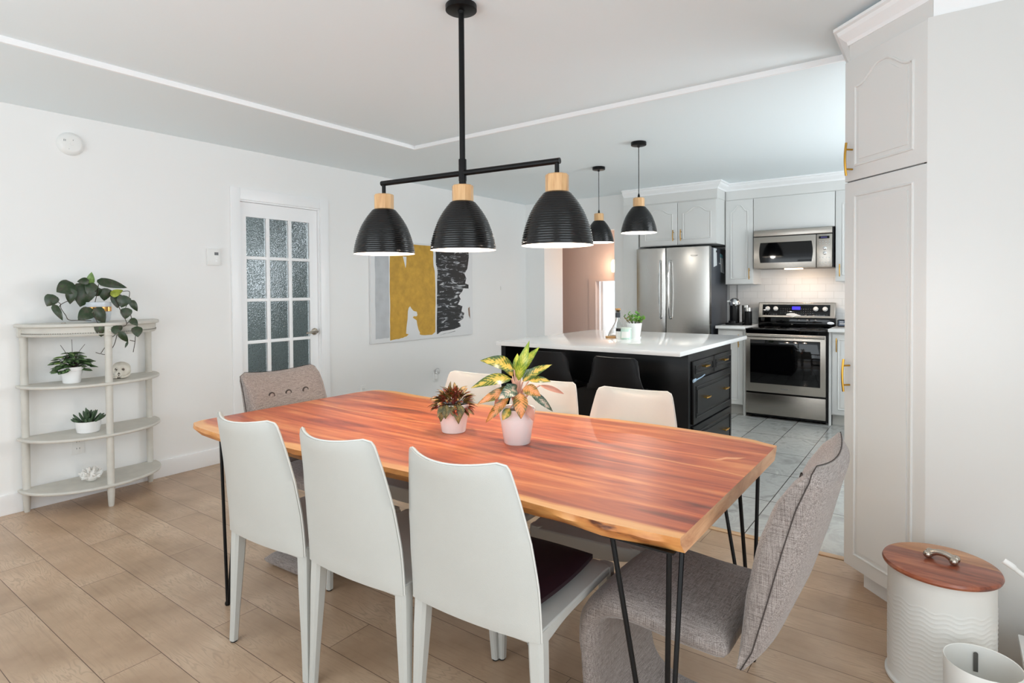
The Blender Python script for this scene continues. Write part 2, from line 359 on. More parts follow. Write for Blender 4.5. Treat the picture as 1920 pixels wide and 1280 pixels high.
def slab_wood(edge=False):
    """table slab; UV.x metres along, UV.y -1..1 across"""
    m = bpy.data.materials.new('acacia_slab_edge' if edge else 'acacia_slab'); m.use_nodes = True; nt = m.node_tree; p = nt.nodes['Principled BSDF']; L = nt.links.new
    tc = N(nt, 'TexCoord'); uv = N(nt, 'UVMap'); sep = N(nt, 'SeparateXYZ'); L(uv.outputs[0], sep.inputs[0])
    mp = N(nt, 'Mapping'); mp.inputs['Scale'].default_value = (1.1, 11, 8); L(tc.outputs['Object'], mp.inputs[0])
    n = N(nt, 'TexNoise', i_Scale=1.1, i_Detail=8, i_Roughness=.6, i_Distortion=.9); L(mp.outputs[0], n.inputs['Vector'])
    heart = ramp(nt, [(.32, (104, 42, 24)), (.42, (154, 66, 38)), (.53, (186, 94, 52)), (.66, (212, 134, 82))]); L(n.outputs['Fac'], heart.inputs[0])
    mpf = N(nt, 'Mapping'); mpf.inputs['Scale'].default_value = (4, 120, 60); L(tc.outputs['Object'], mpf.inputs[0])
    nf = N(nt, 'TexNoise', i_Scale=1, i_Detail=3); L(mpf.outputs[0], nf.inputs['Vector'])
    mf = N(nt, 'MapRange'); mf.inputs[3].default_value = .86; mf.inputs[4].default_value = 1.12; L(nf.outputs['Fac'], mf.inputs[0])
    hs = N(nt, 'HueSaturation'); L(heart.outputs[0], hs.inputs['Color']); L(mf.outputs[0], hs.inputs['Value'])
    sap = ramp(nt, [(.3, (196, 130, 74)), (.6, (222, 164, 104)), (.75, (232, 184, 130))]); L(n.outputs['Fac'], sap.inputs[0])
    # sapwood where |v| > .9 + noise
    ab = N(nt, 'Math', operation='ABSOLUTE'); L(sep.outputs['Y'], ab.inputs[0])
    n2 = N(nt, 'TexNoise', i_Scale=2.2, i_Detail=3); mp2 = N(nt, 'Mapping'); mp2.inputs['Scale'].default_value = (1, .3, 1); L(tc.outputs['Object'], mp2.inputs[0]); L(mp2.outputs[0], n2.inputs['Vector'])
    a2 = N(nt, 'MapRange'); a2.inputs[1].default_value = .3; a2.inputs[2].default_value = .7; a2.inputs[3].default_value = -.035; a2.inputs[4].default_value = .035; L(n2.outputs['Fac'], a2.inputs[0])
    a3 = N(nt, 'Math', operation='ADD'); L(ab.outputs[0], a3.inputs[0]); L(a2.outputs[0], a3.inputs[1])
    k = N(nt, 'MapRange'); k.inputs[1].default_value = .9; k.inputs[2].default_value = .935; L(a3.outputs[0], k.inputs[0])
    # light glue line streaks
    gl = N(nt, 'Math', operation='ADD'); gl.inputs[1].default_value = -.12; L(sep.outputs['Y'], gl.inputs[0])
    ga = N(nt, 'Math', operation='ABSOLUTE'); L(gl.outputs[0], ga.inputs[0])
    gk = N(nt, 'MapRange'); gk.inputs[1].default_value = .004; gk.inputs[2].default_value = .014; gk.inputs[3].default_value = .75; gk.inputs[4].default_value = 0; L(ga.outputs[0], gk.inputs[0])
    mk = N(nt, 'Math', operation='MAXIMUM'); L(k.outputs[0], mk.inputs[0]); L(gk.outputs[0], mk.inputs[1])
    mx = N(nt, 'MixRGB'); L(mk.outputs[0], mx.inputs[0]); L(hs.outputs[0], mx.inputs[1]); L(sap.outputs[0], mx.inputs[2])
    out = mx
    if edge:
        nb = N(nt, 'TexNoise', i_Scale=9, i_Detail=4, i_Roughness=.6); mb = N(nt, 'Mapping'); mb.inputs['Scale'].default_value = (.6, 1, 2); L(tc.outputs['Object'], mb.inputs[0]); L(mb.outputs[0], nb.inputs['Vector'])
        kb = ramp(nt, [(.0, (60, 32, 20)), (.33, (88, 46, 28)), (.41, (186, 118, 64)), (.6, (214, 152, 88)), (.75, (226, 176, 116))]); L(nb.outputs['Fac'], kb.inputs[0])
        L(kb.outputs[0], p.inputs['Base Color'])
        bp = N(nt, 'Bump', i_Strength=.6, i_Distance=.004); L(nb.outputs['Fac'], bp.inputs['Height']); L(bp.outputs[0], p.inputs['Normal'])
    else:
        L(out.outputs[0], p.inputs['Base Color'])
    p.inputs['Roughness'].default_value = .45 if edge else .4; p.inputs['Coat Weight'].default_value = 0 if edge else .22; p.inputs['Coat Roughness'].default_value = .3
    return m
def obscure_glass():
    m = bpy.data.materials.new('rain_textured_glass'); m.use_nodes = True; nt = m.node_tree; p = nt.nodes['Principled BSDF']; L = nt.links.new
    p.inputs['Base Color'].default_value = (.9, .94, .94, 1); p.inputs['Transmission Weight'].default_value = 1; p.inputs['Roughness'].default_value = .12; p.inputs['IOR'].default_value = 1.3
    tc = N(nt, 'TexCoord'); v = N(nt, 'TexVoronoi', i_Scale=130); L(tc.outputs['Object'], v.inputs['Vector'])
    bp = N(nt, 'Bump', i_Strength=.9, i_Distance=.004); L(v.outputs['Distance'], bp.inputs['Height']); L(bp.outputs[0], p.inputs['Normal'])
    return m
def leaf_mat(name, stops, rough=.35, scale=30, vein=None):
    """UV.x -1..1 across, UV.y 0..1 along"""
    m = bpy.data.materials.new(name); m.use_nodes = True; nt = m.node_tree; p = nt.nodes['Principled BSDF']; L = nt.links.new
    tc = N(nt, 'TexCoord'); n = N(nt, 'TexNoise', i_Scale=scale, i_Detail=4, i_Roughness=.6); L(tc.outputs['Object'], n.inputs['Vector'])
    r = ramp(nt, stops); col = r
    if vein:
        uv = N(nt, 'UVMap'); s = N(nt, 'SeparateXYZ'); L(uv.outputs[0], s.inputs[0])
        ab = N(nt, 'Math', operation='ABSOLUTE'); L(s.outputs['X'], ab.inputs[0])
        # diagonal side veins
        d = N(nt, 'Math', operation='MULTIPLY'); d.inputs[1].default_value = .25; L(ab.outputs[0], d.inputs[0])
        e = N(nt, 'Math', operation='SUBTRACT'); L(s.outputs['Y'], e.inputs[0]); L(d.outputs[0], e.inputs[1])
        f = N(nt, 'Math', operation='MULTIPLY'); f.inputs[1].default_value = 55; L(e.outputs[0], f.inputs[0])
        g = N(nt, 'Math', operation='SINE'); L(f.outputs[0], g.inputs[0])
        g2 = N(nt, 'MapRange'); g2.inputs[1].default_value = -1; g2.inputs[3].default_value = -.07; g2.inputs[4].default_value = .07; L(g.outputs[0], g2.inputs[0])
        q = N(nt, 'MapRange'); q.inputs[3].default_value = -vein; q.inputs[4].default_value = vein; L(ab.outputs[0], q.inputs[0])
        a = N(nt, 'Math', operation='ADD'); L(n.outputs['Fac'], a.inputs[0]); L(q.outputs[0], a.inputs[1])
        a2 = N(nt, 'Math', operation='ADD'); L(a.outputs[0], a2.inputs[0]); L(g2.outputs[0], a2.inputs[1])
        L(a2.outputs[0], r.inputs[0])
    else: L(n.outputs['Fac'], r.inputs[0])
    L(r.outputs[0], p.inputs['Base Color']); p.inputs['Roughness'].default_value = rough
    p.inputs['Subsurface Weight'].default_value = 0
    return m
LEAFD = leaf_mat('dark_heart_leaf', [(.3, (28, 48, 24)), (.5, (46, 64, 38)), (.6, (66, 64, 54)), (.75, (62, 100, 44))], .35, 26)
LEAFY = leaf_mat('yellow_green_leaf', [(.3, (120, 128, 40)), (.7, (168, 178, 60))], .4)
LEAFN = leaf_mat('fresh_green_leaf', [(.3, (60, 96, 36)), (.7, (132, 164, 84))], .4)
AG1 = leaf_mat('aglaonema_green_gold_leaf', [(.3, (226, 184, 96)), (.44, (190, 170, 70)), (.54, (84, 104, 40)), (.75, (44, 72, 34))], .3, 40, .16)
AG2 = leaf_mat('aglaonema_lime_leaf', [(.3, (206, 204, 90)), (.5, (150, 170, 56)), (.75, (88, 124, 44))], .3, 40, .12)
AG3 = leaf_mat('aglaonema_copper_leaf', [(.3, (236, 160, 110)), (.5, (204, 138, 70)), (.62, (112, 96, 44)), (.8, (70, 76, 40))], .32, 40, .1)
AG4 = leaf_mat('aglaonema_blue_green_leaf', [(.3, (222, 196, 176)), (.45, (116, 136, 116)), (.6, (54, 78, 66)), (.8, (40, 62, 48))], .32, 40, .14)
RB1 = leaf_mat('bronze_leaf', [(.3, (176, 120, 70)), (.5, (120, 104, 56)), (.7, (78, 70, 36))], .4, 60, .12)
RB2 = leaf_mat('rust_red_leaf', [(.3, (190, 92, 64)), (.5, (136, 64, 46)), (.7, (84, 44, 34))], .4, 60, .1)
PEP = leaf_mat('peperomia_leaf', [(.3, (132, 158, 110)), (.46, (70, 100, 58)), (.6, (38, 62, 36)), (.8, (28, 46, 28))], .3, 30, .14)
SUCC = leaf_mat('succulent_leaf', [(.3, (44, 66, 48)), (.6, (74, 98, 70)), (.8, (104, 126, 92))], .4, 40)
JADE = leaf_mat('jade_leaf', [(.3, (56, 112, 30)), (.6, (100, 158, 44)), (.8, (150, 186, 80))], .35, 40)
STEM = mat('brown_stem', (66, 56, 46), .6)
STEMP = mat('pale_pink_stem', (206, 166, 150), .5)
FLOORW = floor_wood(); TILE = tile_mat(); SUBWAY = subway_mat(); SLABT = slab_wood(); SLABE = slab_wood(True); OBSC = obscure_glass()
# ------------------------------------------------------------------ the room
XL, XR, YR, YK, ZC, ZT = -4.465, 1.0, -1.7, 6.85, 2.435, 2.462
YT = 3.2
struct('floor', B(XL-.12, XR+.12, YR-.12, YT, -.1, 0), FLOORW)
struct('floor_kitchen', B(XL-2, XR+.12, YT, 9.3, -.1, 0), TILE)
bm = B(-3.16, -.05, YT-.012, YT+.028, 0, .005, bev=.002); struct('trim_threshold', bm, THRESH)
def wall_with_holes(name, mat_, axis, pos, thick, a0, a1, z0, z1, holes):
    """axis 'x': wall plane x=pos running along y; thick signed outward"""
    bm = bm_new(); cuts = sorted(holes)
    def add(a, b, c, d):
        if b-a < 1e-4 or d-c < 1e-4: return
        p0, p1 = sorted((pos, pos+thick))
        if axis == 'x': box(bm, p0, p1, a, b, c, d)
        else: box(bm, a, b, p0, p1, c, d)
    cur = a0
    for (h0, h1, hz0, hz1) in cuts:
        add(cur, h0, z0, z1); add(h0, h1, z0, hz0); add(h0, h1, hz1, z1); cur = h1
    add(cur, a1, z0, z1)
    return struct(name, bm, mat_)
wall_with_holes('wall_left', WALL, 'x', XL, -.12, YR-.12, 6.397, 0, ZC+.06, [(2.455, 3.205, 0, 2.04)])
wall_with_holes('wall_rear', WALL, 'y', YR, -.12, XL, XR, 0, ZC+.06, [(-3.4, 0.0, .05, 2.15)])
wall_with_holes('wall_right', WALL, 'x', XR, .12, YR-.12, 9.2, 0, ZC+.06, [(-.8, 1.4, .08, 2.2), (4.0, 5.8, 1.0, 2.15)])
# wall between dining area, hall and kitchen
struct('wall_back_left', B(XL-.12, -4.17, 6.397, YK, 0, ZC+.06), WALL)
struct('wall_back_header', B(-4.17, -3.169, 6.397, 6.52, 2.03, ZC+.06), WALL)
struct('wall_back_middle', B(-3.169, -2.965, 6.397, YK+.1, 0, ZC+.06), WALL)
struct('wall_back', B(-2.965, XR, YK, YK+.1, 0, ZC+.06), WALL)
wall_with_holes('wall_hall', HALLWARM, 'y', 7.6, .1, XL-1.9, -2.4, 0, ZC+.06, [(-4.06, -3.3, 0, 1.43)])
struct('wall_hall_left', B(XL-2.0, XL-1.9, 6.7, 7.6, 0, ZC), HALLWARM)
struct('wall_hall_right', B(-2.5, -2.4, YK+.1, 7.6, 0, ZC), HALLWARM)
struct('wall_hall_front', B(XL-1.9, XL-.12, 6.6, 6.7, 0, ZC), HALLWARM)
struct('wall_stair_room', B(-5.2, -2.2, 9.2, 9.3, 0, 2.4), TRIM)
struct('trim_hall_opening', (lambda b: (box(b, -4.17, -4.06, 7.585, 7.6, 0, 1.47), box(b, -4.06, -3.3, 7.585, 7.6, 1.43, 1.47), b)[2])(bm_new()), HALLWARM)
d = struct('door_hall', B(-4.05, -4.01, 7.72, 8.4, 0.0, 1.95, bev=.003), TRIM)
# ceiling: lower field with a shallow raised tray over the dining area
bm = bm_new(); box(bm, XL-.12, -3.395, YR-.12, YT+.13, ZC, ZC+.1); box(bm, XL-2, XR+.12, YT+.13, 9.3, ZC, ZC+.1)
box(bm, -3.395, XR+.12, YR-.12, YT+.13, ZT, ZC+.1)
struct('ceiling', bm, CEIL)
bm = bm_new(); box(bm, -3.405, -3.387, YR, YT+.14, ZC-.003, ZT, bev=.002); struct('trim_ceiling_left', bm, TRIM)
bm = bm_new(); box(bm, -3.387, XR, YT+.12, YT+.138, ZC-.003, ZT, bev=.002); struct('trim_ceiling_front', bm, TRIM)
bm = bm_new(); box(bm, -3.57, -3.405, YR, YT+.14, ZC-.0025, ZC); struct('trim_ceiling_board', bm, CEIL)
# baseboards
struct('baseboard_left', (lambda b: (box(b, XL, XL+.014, YR, 2.385, 0, .12, bev=.003), box(b, XL, XL+.014, 3.29, 6.39, 0, .12, bev=.003), b)[2])(bm_new()), TRIM)
struct('baseboard_back', B(XL, -4.17, 6.383, 6.397, 0, .12, bev=.003), TRIM)
# door casing
bm = bm_new()
box(bm, XL, XL+.016, 2.388, 2.462, 0, 2.13, bev=.003); box(bm, XL, XL+.016, 3.198, 3.283, 0, 2.13, bev=.003); box(bm, XL, XL+.016, 2.462, 3.198, 2.04, 2.13, bev=.003)
struct('trim_door_casing', bm, TRIM)
bm = bm_new(); box(bm, XL-.12, XL, 2.455, 2.467, 0, 2.04); box(bm, XL-.12, XL, 3.193, 3.205, 0, 2.04); box(bm, XL-.12, XL, 2.467, 3.193, 2.028, 2.04)
struct('trim_door_jamb', bm, TRIM)
# french door, 3 x 5 lights
bm = bm_new(); x0, x1 = XL-.06, XL-.025; ya, yb, za, zb = 2.53, 3.11, .235, 1.912
box(bm, x0, x1, 2.469, ya, .008, 2.026); box(bm, x0, x1, yb, 3.191, .008, 2.026)
box(bm, x0, x1, ya, yb, .008, za); box(bm, x0, x1, ya, yb, zb, 2.026)
pw = (yb-ya-2*.032)/3; ph = (zb-za-4*.026)/5
for i in (1, 2): y = ya+i*pw+(i-1)*.032; box(bm, x0+.004, x1, y, y+.032, za, zb, bev=.003)
for j in range(1, 5): z = za+j*ph+(j-1)*.026; box(bm, x0+.004, x1-.001, ya, yb, z, z+.026, bev=.003)
dr = struct('door_1', bm, TRIM)
for i in range(3):
    for j in range(5):
        y = ya+i*(pw+.032); z = za+j*(ph+.026)
        o = obj('glass_pane', B(x0+.012, x0+.018, y-.004, y+pw+.004, z-.004, z+ph+.004), OBSC, dr)
bm = bm_new(); R90 = Matrix.Rotation(PI/2, 4, 'Y')
lathe(bm, [(0, 0), (.031, 0), (.031, .006), (.024, .012), (.011, .014), (.011, .045), (0, .045)], seg=24)
bm.transform(Matrix.Translation((x1, 3.15, .955)) @ R90)
tube(bm, spline([(x1+.042, 3.155, .955), (x1+.045, 3.12, .957), (x1+.045, 3.075, .95), (x1+.04, 3.04, .948)], 5), [.010]*10+[.008]*5+[.007], 10)
obj('door_handle', bm, NICKEL, dr, 'satin nickel lever handle')
# vestibule behind the door; back-wall openings added so certain panes look bright
wall_with_holes('wall_vestibule_back', GREYP, 'x', -6.2, -.1, 1.6, 5.0, 0, ZC, [(3.36, 3.70, 1.22, 1.78), (4.02, 4.34, 1.72, 2.25)]); struct('wall_vestibule_left', B(-6.2, XL-.12, 1.5, 1.6, 0, ZC), WALL)
struct('wall_vestibule_right', B(-6.2, XL-.12, 5.0, 5.1, 0, ZC), GREYP)
struct('ceiling_vestibule', B(-6.3, XL-.12, 1.5, 5.1, ZC, ZC+.1), WALL); struct('floor_vestibule', B(-6.3, XL-.12, 1.5, 5.1, -.1, 0), mat('vestibule_floor', (110, 102, 92), .5))
# windows (behind the camera and on the right, they let the daylight in)
def window(name, pts, bars):
    bm = bm_new()
    for b in bars: box(bm, *b, bev=.004)
    o = struct(name, bm, TRIM); return o
window('window_1', None, [(XR-.0, XR+.06, -.8, -.74, .08, 2.2), (XR-.0, XR+.06, 1.34, 1.4, .08, 2.2), (XR, XR+.06, -.8, 1.4, .08, .15), (XR, XR+.06, -.8, 1.4, 2.14, 2.2), (XR, XR+.05, .28, .33, .15, 2.14)])
window('window_2', None, [(XR, XR+.06, 4.0, 4.06, 1.0, 2.15), (XR, XR+.06, 5.74, 5.8, 1.0, 2.15), (XR, XR+.06, 4.0, 5.8, 1.0, 1.06), (XR, XR+.06, 4.0, 5.8, 2.09, 2.15)])
window('window_3', None, [(-3.4, -3.32, YR-.06, YR, .05, 2.15), (-.08, 0, YR-.06, YR, .05, 2.15), (-3.4, 0, YR-.06, YR, 2.08, 2.15), (-3.4, 0, YR-.06, YR, .05, .13), (-1.75, -1.65, YR-.05, YR, .13, 2.08)])
# backsplash
struct('wall_backsplash', B(-1.95, XR, YK-.01, YK, .9, 1.42), SUBWAY)
# ------------------------------------------------------------------ wall fittings
def wallM(y, z): return Matrix.Translation((XL, y, z)) @ Matrix.Rotation(PI/2, 4, 'Y')
t = thing('smoke_detector', 'round white smoke alarm high on the left wall', 'smoke detector', (XL, 1.357, 2.254))
obj('housing', Lt([(0, 0), (.072, 0), (.072, .008), (.066, .022), (.055, .032), (.05, .034), (.03, .036), (0, .036)], seg=48), WPLAS, t, M=wallM(1.357, 2.254))
bm = bm_new()
for k in (0, 1): box(bm, XL+.034, XL+.0355, 1.313+k*.008, 1.316+k*.008, 2.262, 2.274)
obj('vent_slot', bm, GREYM, t)
obj('test_button', Lt([(0, 0), (.012, 0), (.011, .003), (0, .003)], seg=20), WPLAS, t, M=Matrix.Translation((XL+.035, 1.357, 2.252)) @ Matrix.Rotation(PI/2, 4, 'Y'))
obj('status_light', B(XL+.034, XL+.036, 1.361, 1.364, 2.272, 2.278), GAP, t)
bm = bm_new(); box(bm, XL+.033, XL+.0352, 1.34, 1.378, 2.232, 2.2335); box(bm, XL+.033, XL+.0352, 1.34, 1.3415, 2.215, 2.232); obj('battery_door_line', bm, GREYM, t)
t = thing('thermostat', 'small square white wall thermostat left of the glass door', 'thermostat', (XL, 2.25, 1.51))
obj('housing', B(XL, XL+.022, 2.2, 2.297, 1.513, 1.638, bev=.004), WPLAS, t)
obj('display', B(XL+.021, XL+.0228, 2.25, 2.28, 1.59, 1.612), GREYM, t)
bm = bm_new(); box(bm, XL+.021, XL+.024, 2.258, 2.27, 1.56, 1.572, bev=.001); box(bm, XL+.021, XL+.024, 2.258, 2.27, 1.54, 1.552, bev=.001); obj('button', bm, TRIM, t)
def outlet(y, z, label, plug=False):
    t = thing('wall_outlet', label, 'outlet', (XL, y, z))
    obj('cover_plate', B(XL, XL+.006, y-.035, y+.035, z-.057, z+.057, bev=.002), WPLAS, t)
    for dz in (-.024, .02):
        so = obj('socket', B(XL+.0055, XL+.0068, y-.014, y+.014, z+dz-.013, z+dz+.013, bev=.0005), WPLAS, t)
        for dy in (-.008, .007): obj('slot', B(XL+.0062, XL+.0072, y+dy-.0012, y+dy+.0012, z+dz, z+dz+.009), GAP, so)
    return t
outlet(1.365, .335, 'white duplex wall outlet behind the demilune shelf')
outlet(3.664, .35, 'white wall outlet low between the glass door and the painting')
t = outlet(4.66, .37, 'white wall outlet under the painting with a plug-in night light')
n = thing('night_light', 'small clear plug-in night light on the wall below the painting', 'night light', (XL+.007, 4.66, .36))
obj('lens', Lt([(0, -.03), (.014, -.028), (.02, -.015), (.023, .01), (.017, .028), (0, .034)], (XL+.034, 4.66, .43), 20), GLASS, n)
obj('plug_body', B(XL+.0072, XL+.036, 4.645, 4.675, .345, .402, bev=.004), WPLAS, n)
bm = B(XL, XL+.007, 5.835, 5.86, 1.31, 1.36, bev=.002)
single('light_switch', bm, WPLAS, 'small white light switch on the wall right of the painting', 'light switch')
# ------------------------------------------------------------------ painting
t = thing('abstract_painting', 'large unframed abstract canvas with grey, ochre gold and black blocks', 'painting', (XL, 4.5, .8))
PX = XL+.03
PW = mat('canvas_white', (228, 229, 230), .6, bump=.3, bscale=60)
PG = mat('canvas_grey_wash', (188, 191, 194), .6, var=.08, vscale=9, bump=.3, bscale=60)
PO = mat('canvas_ochre_gold', (198, 154, 58), .5, var=.14, vscale=14, bump=.5, bscale=50, metal=.1)
def black_paint():
    m = bpy.data.materials.new('canvas_black_scraped'); m.use_nodes = True; nt = m.node_tree; p = nt.nodes['Principled BSDF']; L = nt.links.new
    tc = N(nt, 'TexCoord'); mp = N(nt, 'Mapping'); mp.inputs['Scale'].default_value = (1, 3.2, 16); L(tc.outputs['Object'], mp.inputs[0])
    n = N(nt, 'TexNoise', i_Scale=1.7, i_Detail=6, i_Roughness=.68, i_Distortion=.8); L(mp.outputs[0], n.inputs['Vector'])
    r = ramp(nt, [(.0, (20, 22, 25)), (.54, (26, 29, 32)), (.58, (122, 127, 132)), (.64, (206, 208, 210))]); L(n.outputs['Fac'], r.inputs[0])
    L(r.outputs[0], p.inputs['Base Color']); p.inputs['Roughness'].default_value = .4; return m
PB = black_paint()
obj('canvas', B(XL+.001, PX, 3.75, 5.262, .797, 1.81, bev=.003), PW, t)
def patch(name, pts, m, dx=.0012):
    bm = bm_new(); prism(bm, [(PX, y, z) for y, z in pts], (dx, 0, 0)); return obj(name, bm, m, t, smooth=0)
def wob(a, b, n, amp, seed):
    (y0, z0), (y1, z1) = a, b; rnd = random.Random(seed); out = []
    for i in range(n):
        f = i/n; out.append((y0+(y1-y0)*f+(rnd.uniform(-amp, amp) if i else 0), z0+(z1-z0)*f+(rnd.uniform(-amp, amp)*.6 if i else 0)))
    return out
patch('grey_block', wob((3.80, .84), (3.975, .845), 6, .004, 1)+wob((3.975, .845), (3.975, 1.80), 12, .004, 2)+wob((3.975, 1.80), (3.80, 1.80), 4, .003, 3)+wob((3.80, 1.80), (3.80, .84), 12, .003, 4), PG)
gold = wob((3.985, .815), (4.10, .822), 4, .006, 5)+wob((4.10, .822), (4.235, .845), 5, .006, 6)+\
    [(4.235, .862), (4.20, .87), (4.205, .93), (4.222, 1.02), (4.228, 1.10), (4.24, 1.135), (4.262, 1.15), (4.275, 1.13), (4.31, 1.10), (4.355, 1.09), (4.366, 1.055), (4.35, 1.042), (4.31, 1.045), (4.298, 1.03), (4.33, 1.012), (4.352, 1.0), (4.362, .95), (4.378, .90), (4.40, .87), (4.395, .85)]+\
    wob((4.42, .842), (4.615, .832), 6, .005, 7)+[(4.628, .86)]+wob((4.632, .9), (4.64, 1.45), 8, .003, 8)+[(4.63, 1.52), (4.612, 1.58), (4.606, 1.66)]+wob((4.61, 1.70), (4.60, 1.79), 3, .003, 9)+wob((4.60, 1.79), (3.99, 1.792), 6, .003, 10)+wob((3.99, 1.79), (3.985, .815), 14, .003, 11)
patch('gold_block', gold, PO)
patch('white_patch', [(4.165, 1.66), (4.185, 1.6), (4.2, 1.545), (4.21, 1.58), (4.215, 1.66)], PW, .002)
blk = wob((4.655, .835), (4.69, .84), 2, .004, 12)+[(4.72, .86), (4.95, .875), (5.05, .9), (5.04, .93), (5.0, .95), (5.09, .985), (5.11, 1.05), (5.06, 1.07), (5.08, 1.13), (5.0, 1.15), (5.05, 1.21), (5.02, 1.25), (5.08, 1.3), (5.1, 1.335), (5.19, 1.33), (5.19, 1.375), (5.13, 1.39), (5.15, 1.45), (5.12, 1.5), (5.17, 1.56), (5.185, 1.62), (5.2, 1.7), (5.19, 1.79), (4.64, 1.785), (4.65, 1.69), (4.648, 1.6), (4.668, 1.56), (4.675, 1.5)]+wob((4.668, 1.45), (4.655, .9), 8, .004, 13)
patch('black_block', blk, PB)
patch('black_stroke', wob((4.7, .822), (5.0, .858), 6, .004, 14)+wob((5.0, .858), (4.7, .822), 6, .006, 15)[1:], PB)
patch('brown_fleck', [(5.19, 1.02), (5.215, .98), (5.205, 1.12), (5.18, 1.1)], mat('brown_fleck', (140, 112, 92), .6))
# ------------------------------------------------------------------ demilune shelf
SX, SY = XL+.016, 1.435
def demi(z0, z1, ry, rx, bev=.004, yc=SY, inset=0):
    pts = [(SX, yc-ry), ]+[(SX+rx*math.sin(a)**.9 if 0 < a < PI else SX, yc-ry*math.cos(a)) for a in [PI*k/48 for k in range(1, 48)]]+[(SX, yc+ry)]
    bm = bm_new(); prism(bm, [(x, y, z0) for x, y in pts], (0, 0, z1-z0)); return bm
t = thing('demilune_shelf', 'distressed greige half-round shelf with four tiers against the left wall', 'shelf', (SX, SY, 0))
obj('top', demi(1.108, 1.128, .385, .365), SHELFW, t, bev=.005)
obj('apron', demi(1.052, 1.108, .362, .345), SHELFW, t, bev=.003)
bm = bm_new()
pts = [(SX+.348*math.sin(a)**.9, SY-.364*math.cos(a), 1.062) for a in [PI*k/60 for k in range(2, 59)]]; tube(bm, pts, .004, 6)
obj('apron_bead', bm, SHELFW, t)
bm = bm_new()
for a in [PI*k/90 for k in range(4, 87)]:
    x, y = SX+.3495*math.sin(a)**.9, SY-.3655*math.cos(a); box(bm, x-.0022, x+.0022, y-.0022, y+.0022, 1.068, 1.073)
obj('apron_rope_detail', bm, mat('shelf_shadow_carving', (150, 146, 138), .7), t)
for k, z in enumerate((.745, .43, .12)):
    obj('shelf_board', demi(z, z+.018, .383, .365), SHELFW, t, bev=.006)
post = [(0, 0), (.014, 0), (.016, .01), (.0215, .118), (.0215, .122), (.019, .128), (.0205, .3), (.0195, .43), (.019, .6), (.0205, .745), (.019, .9), (.021, 1.03), (.022, 1.055), (0, 1.055)]
for x, y in ((SX+.03, SY-.345), (SX+.03, SY+.335), (SX+.335, SY-.01)):
    obj('post', Lt(post, (x, y, 0), 20), SHELFW, t)
for x, y in ((SX+.04, SY-.352), (SX+.04, SY+.352), (SX+.347, SY-.01)):
    bm = B(x-.012, x+.014, y-.025, y+.025, 1.05, 1.108, bev=.003); bm2 = Lt([(0, 0), (.016, 0), (.014, .003), (.008, .002), (.005, .006), (0, .007)], seg=20)
    bm2.transform(Matrix.Translation((x+.014, y, 1.08)) @ Matrix.Rotation(PI/2, 4, 'Y')); me = bpy.data.meshes.new('q'); bm2.to_mesh(me); bm.from_mesh(me); bpy.data.meshes.remove(me)
    obj('apron_rosette', bm, SHELFW, t)
# ------------------------------------------------------------------ foliage helper
def leaf(bm, base, tip, nrm, width, curl=.0, fold=.25, shape='ovate', mi=0, nl=8, droop=0):
    base = Vector(base); tip = Vector(tip); d = tip-base; L_ = d.length; d.normalize()
    nrm = Vector(nrm); nrm = (nrm-d*nrm.dot(d)).normalized(); s = d.cross(nrm)
    uvl = bm.loops.layers.uv.verify(); rows = []
    for i in range(nl+1):
        f = i/nl
        if shape == 'heart': wd = max(0, math.sin(PI*min(1, f*.92+.08)**.72))**.8*(1 if f > .02 else .4)
        elif shape == 'round': wd = math.sqrt(max(0, 1-(2*f-1)**2))
        elif shape == 'lance': wd = math.sin(PI*f**.8)**.9 if 0 < f < 1 else 0
        else: wd = (math.sin(PI*f**.75))**1.0 if 0 < f < 1 else 0
        wd = max(wd, .02)*width/2
        c = base+d*(L_*f)+nrm*(curl*L_*math.sin(PI*f))-Vector((0, 0, droop*L_*f*f))
        rows.append([(bm.verts.new(c+s*(k*wd/2)+nrm*(abs(k/2)*wd*fold)), (k/2, f)) for k in (-2, -1, 0, 1, 2)])
    for a, b in zip(rows, rows[1:]):
        for k in range(4):
            q = (a[k], a[k+1], b[k+1], b[k]); fc = bm.faces.new([v for v, _ in q]); fc.material_index = mi
            for lp, (_, u) in zip(fc.loops, q): lp[uvl].uv = u
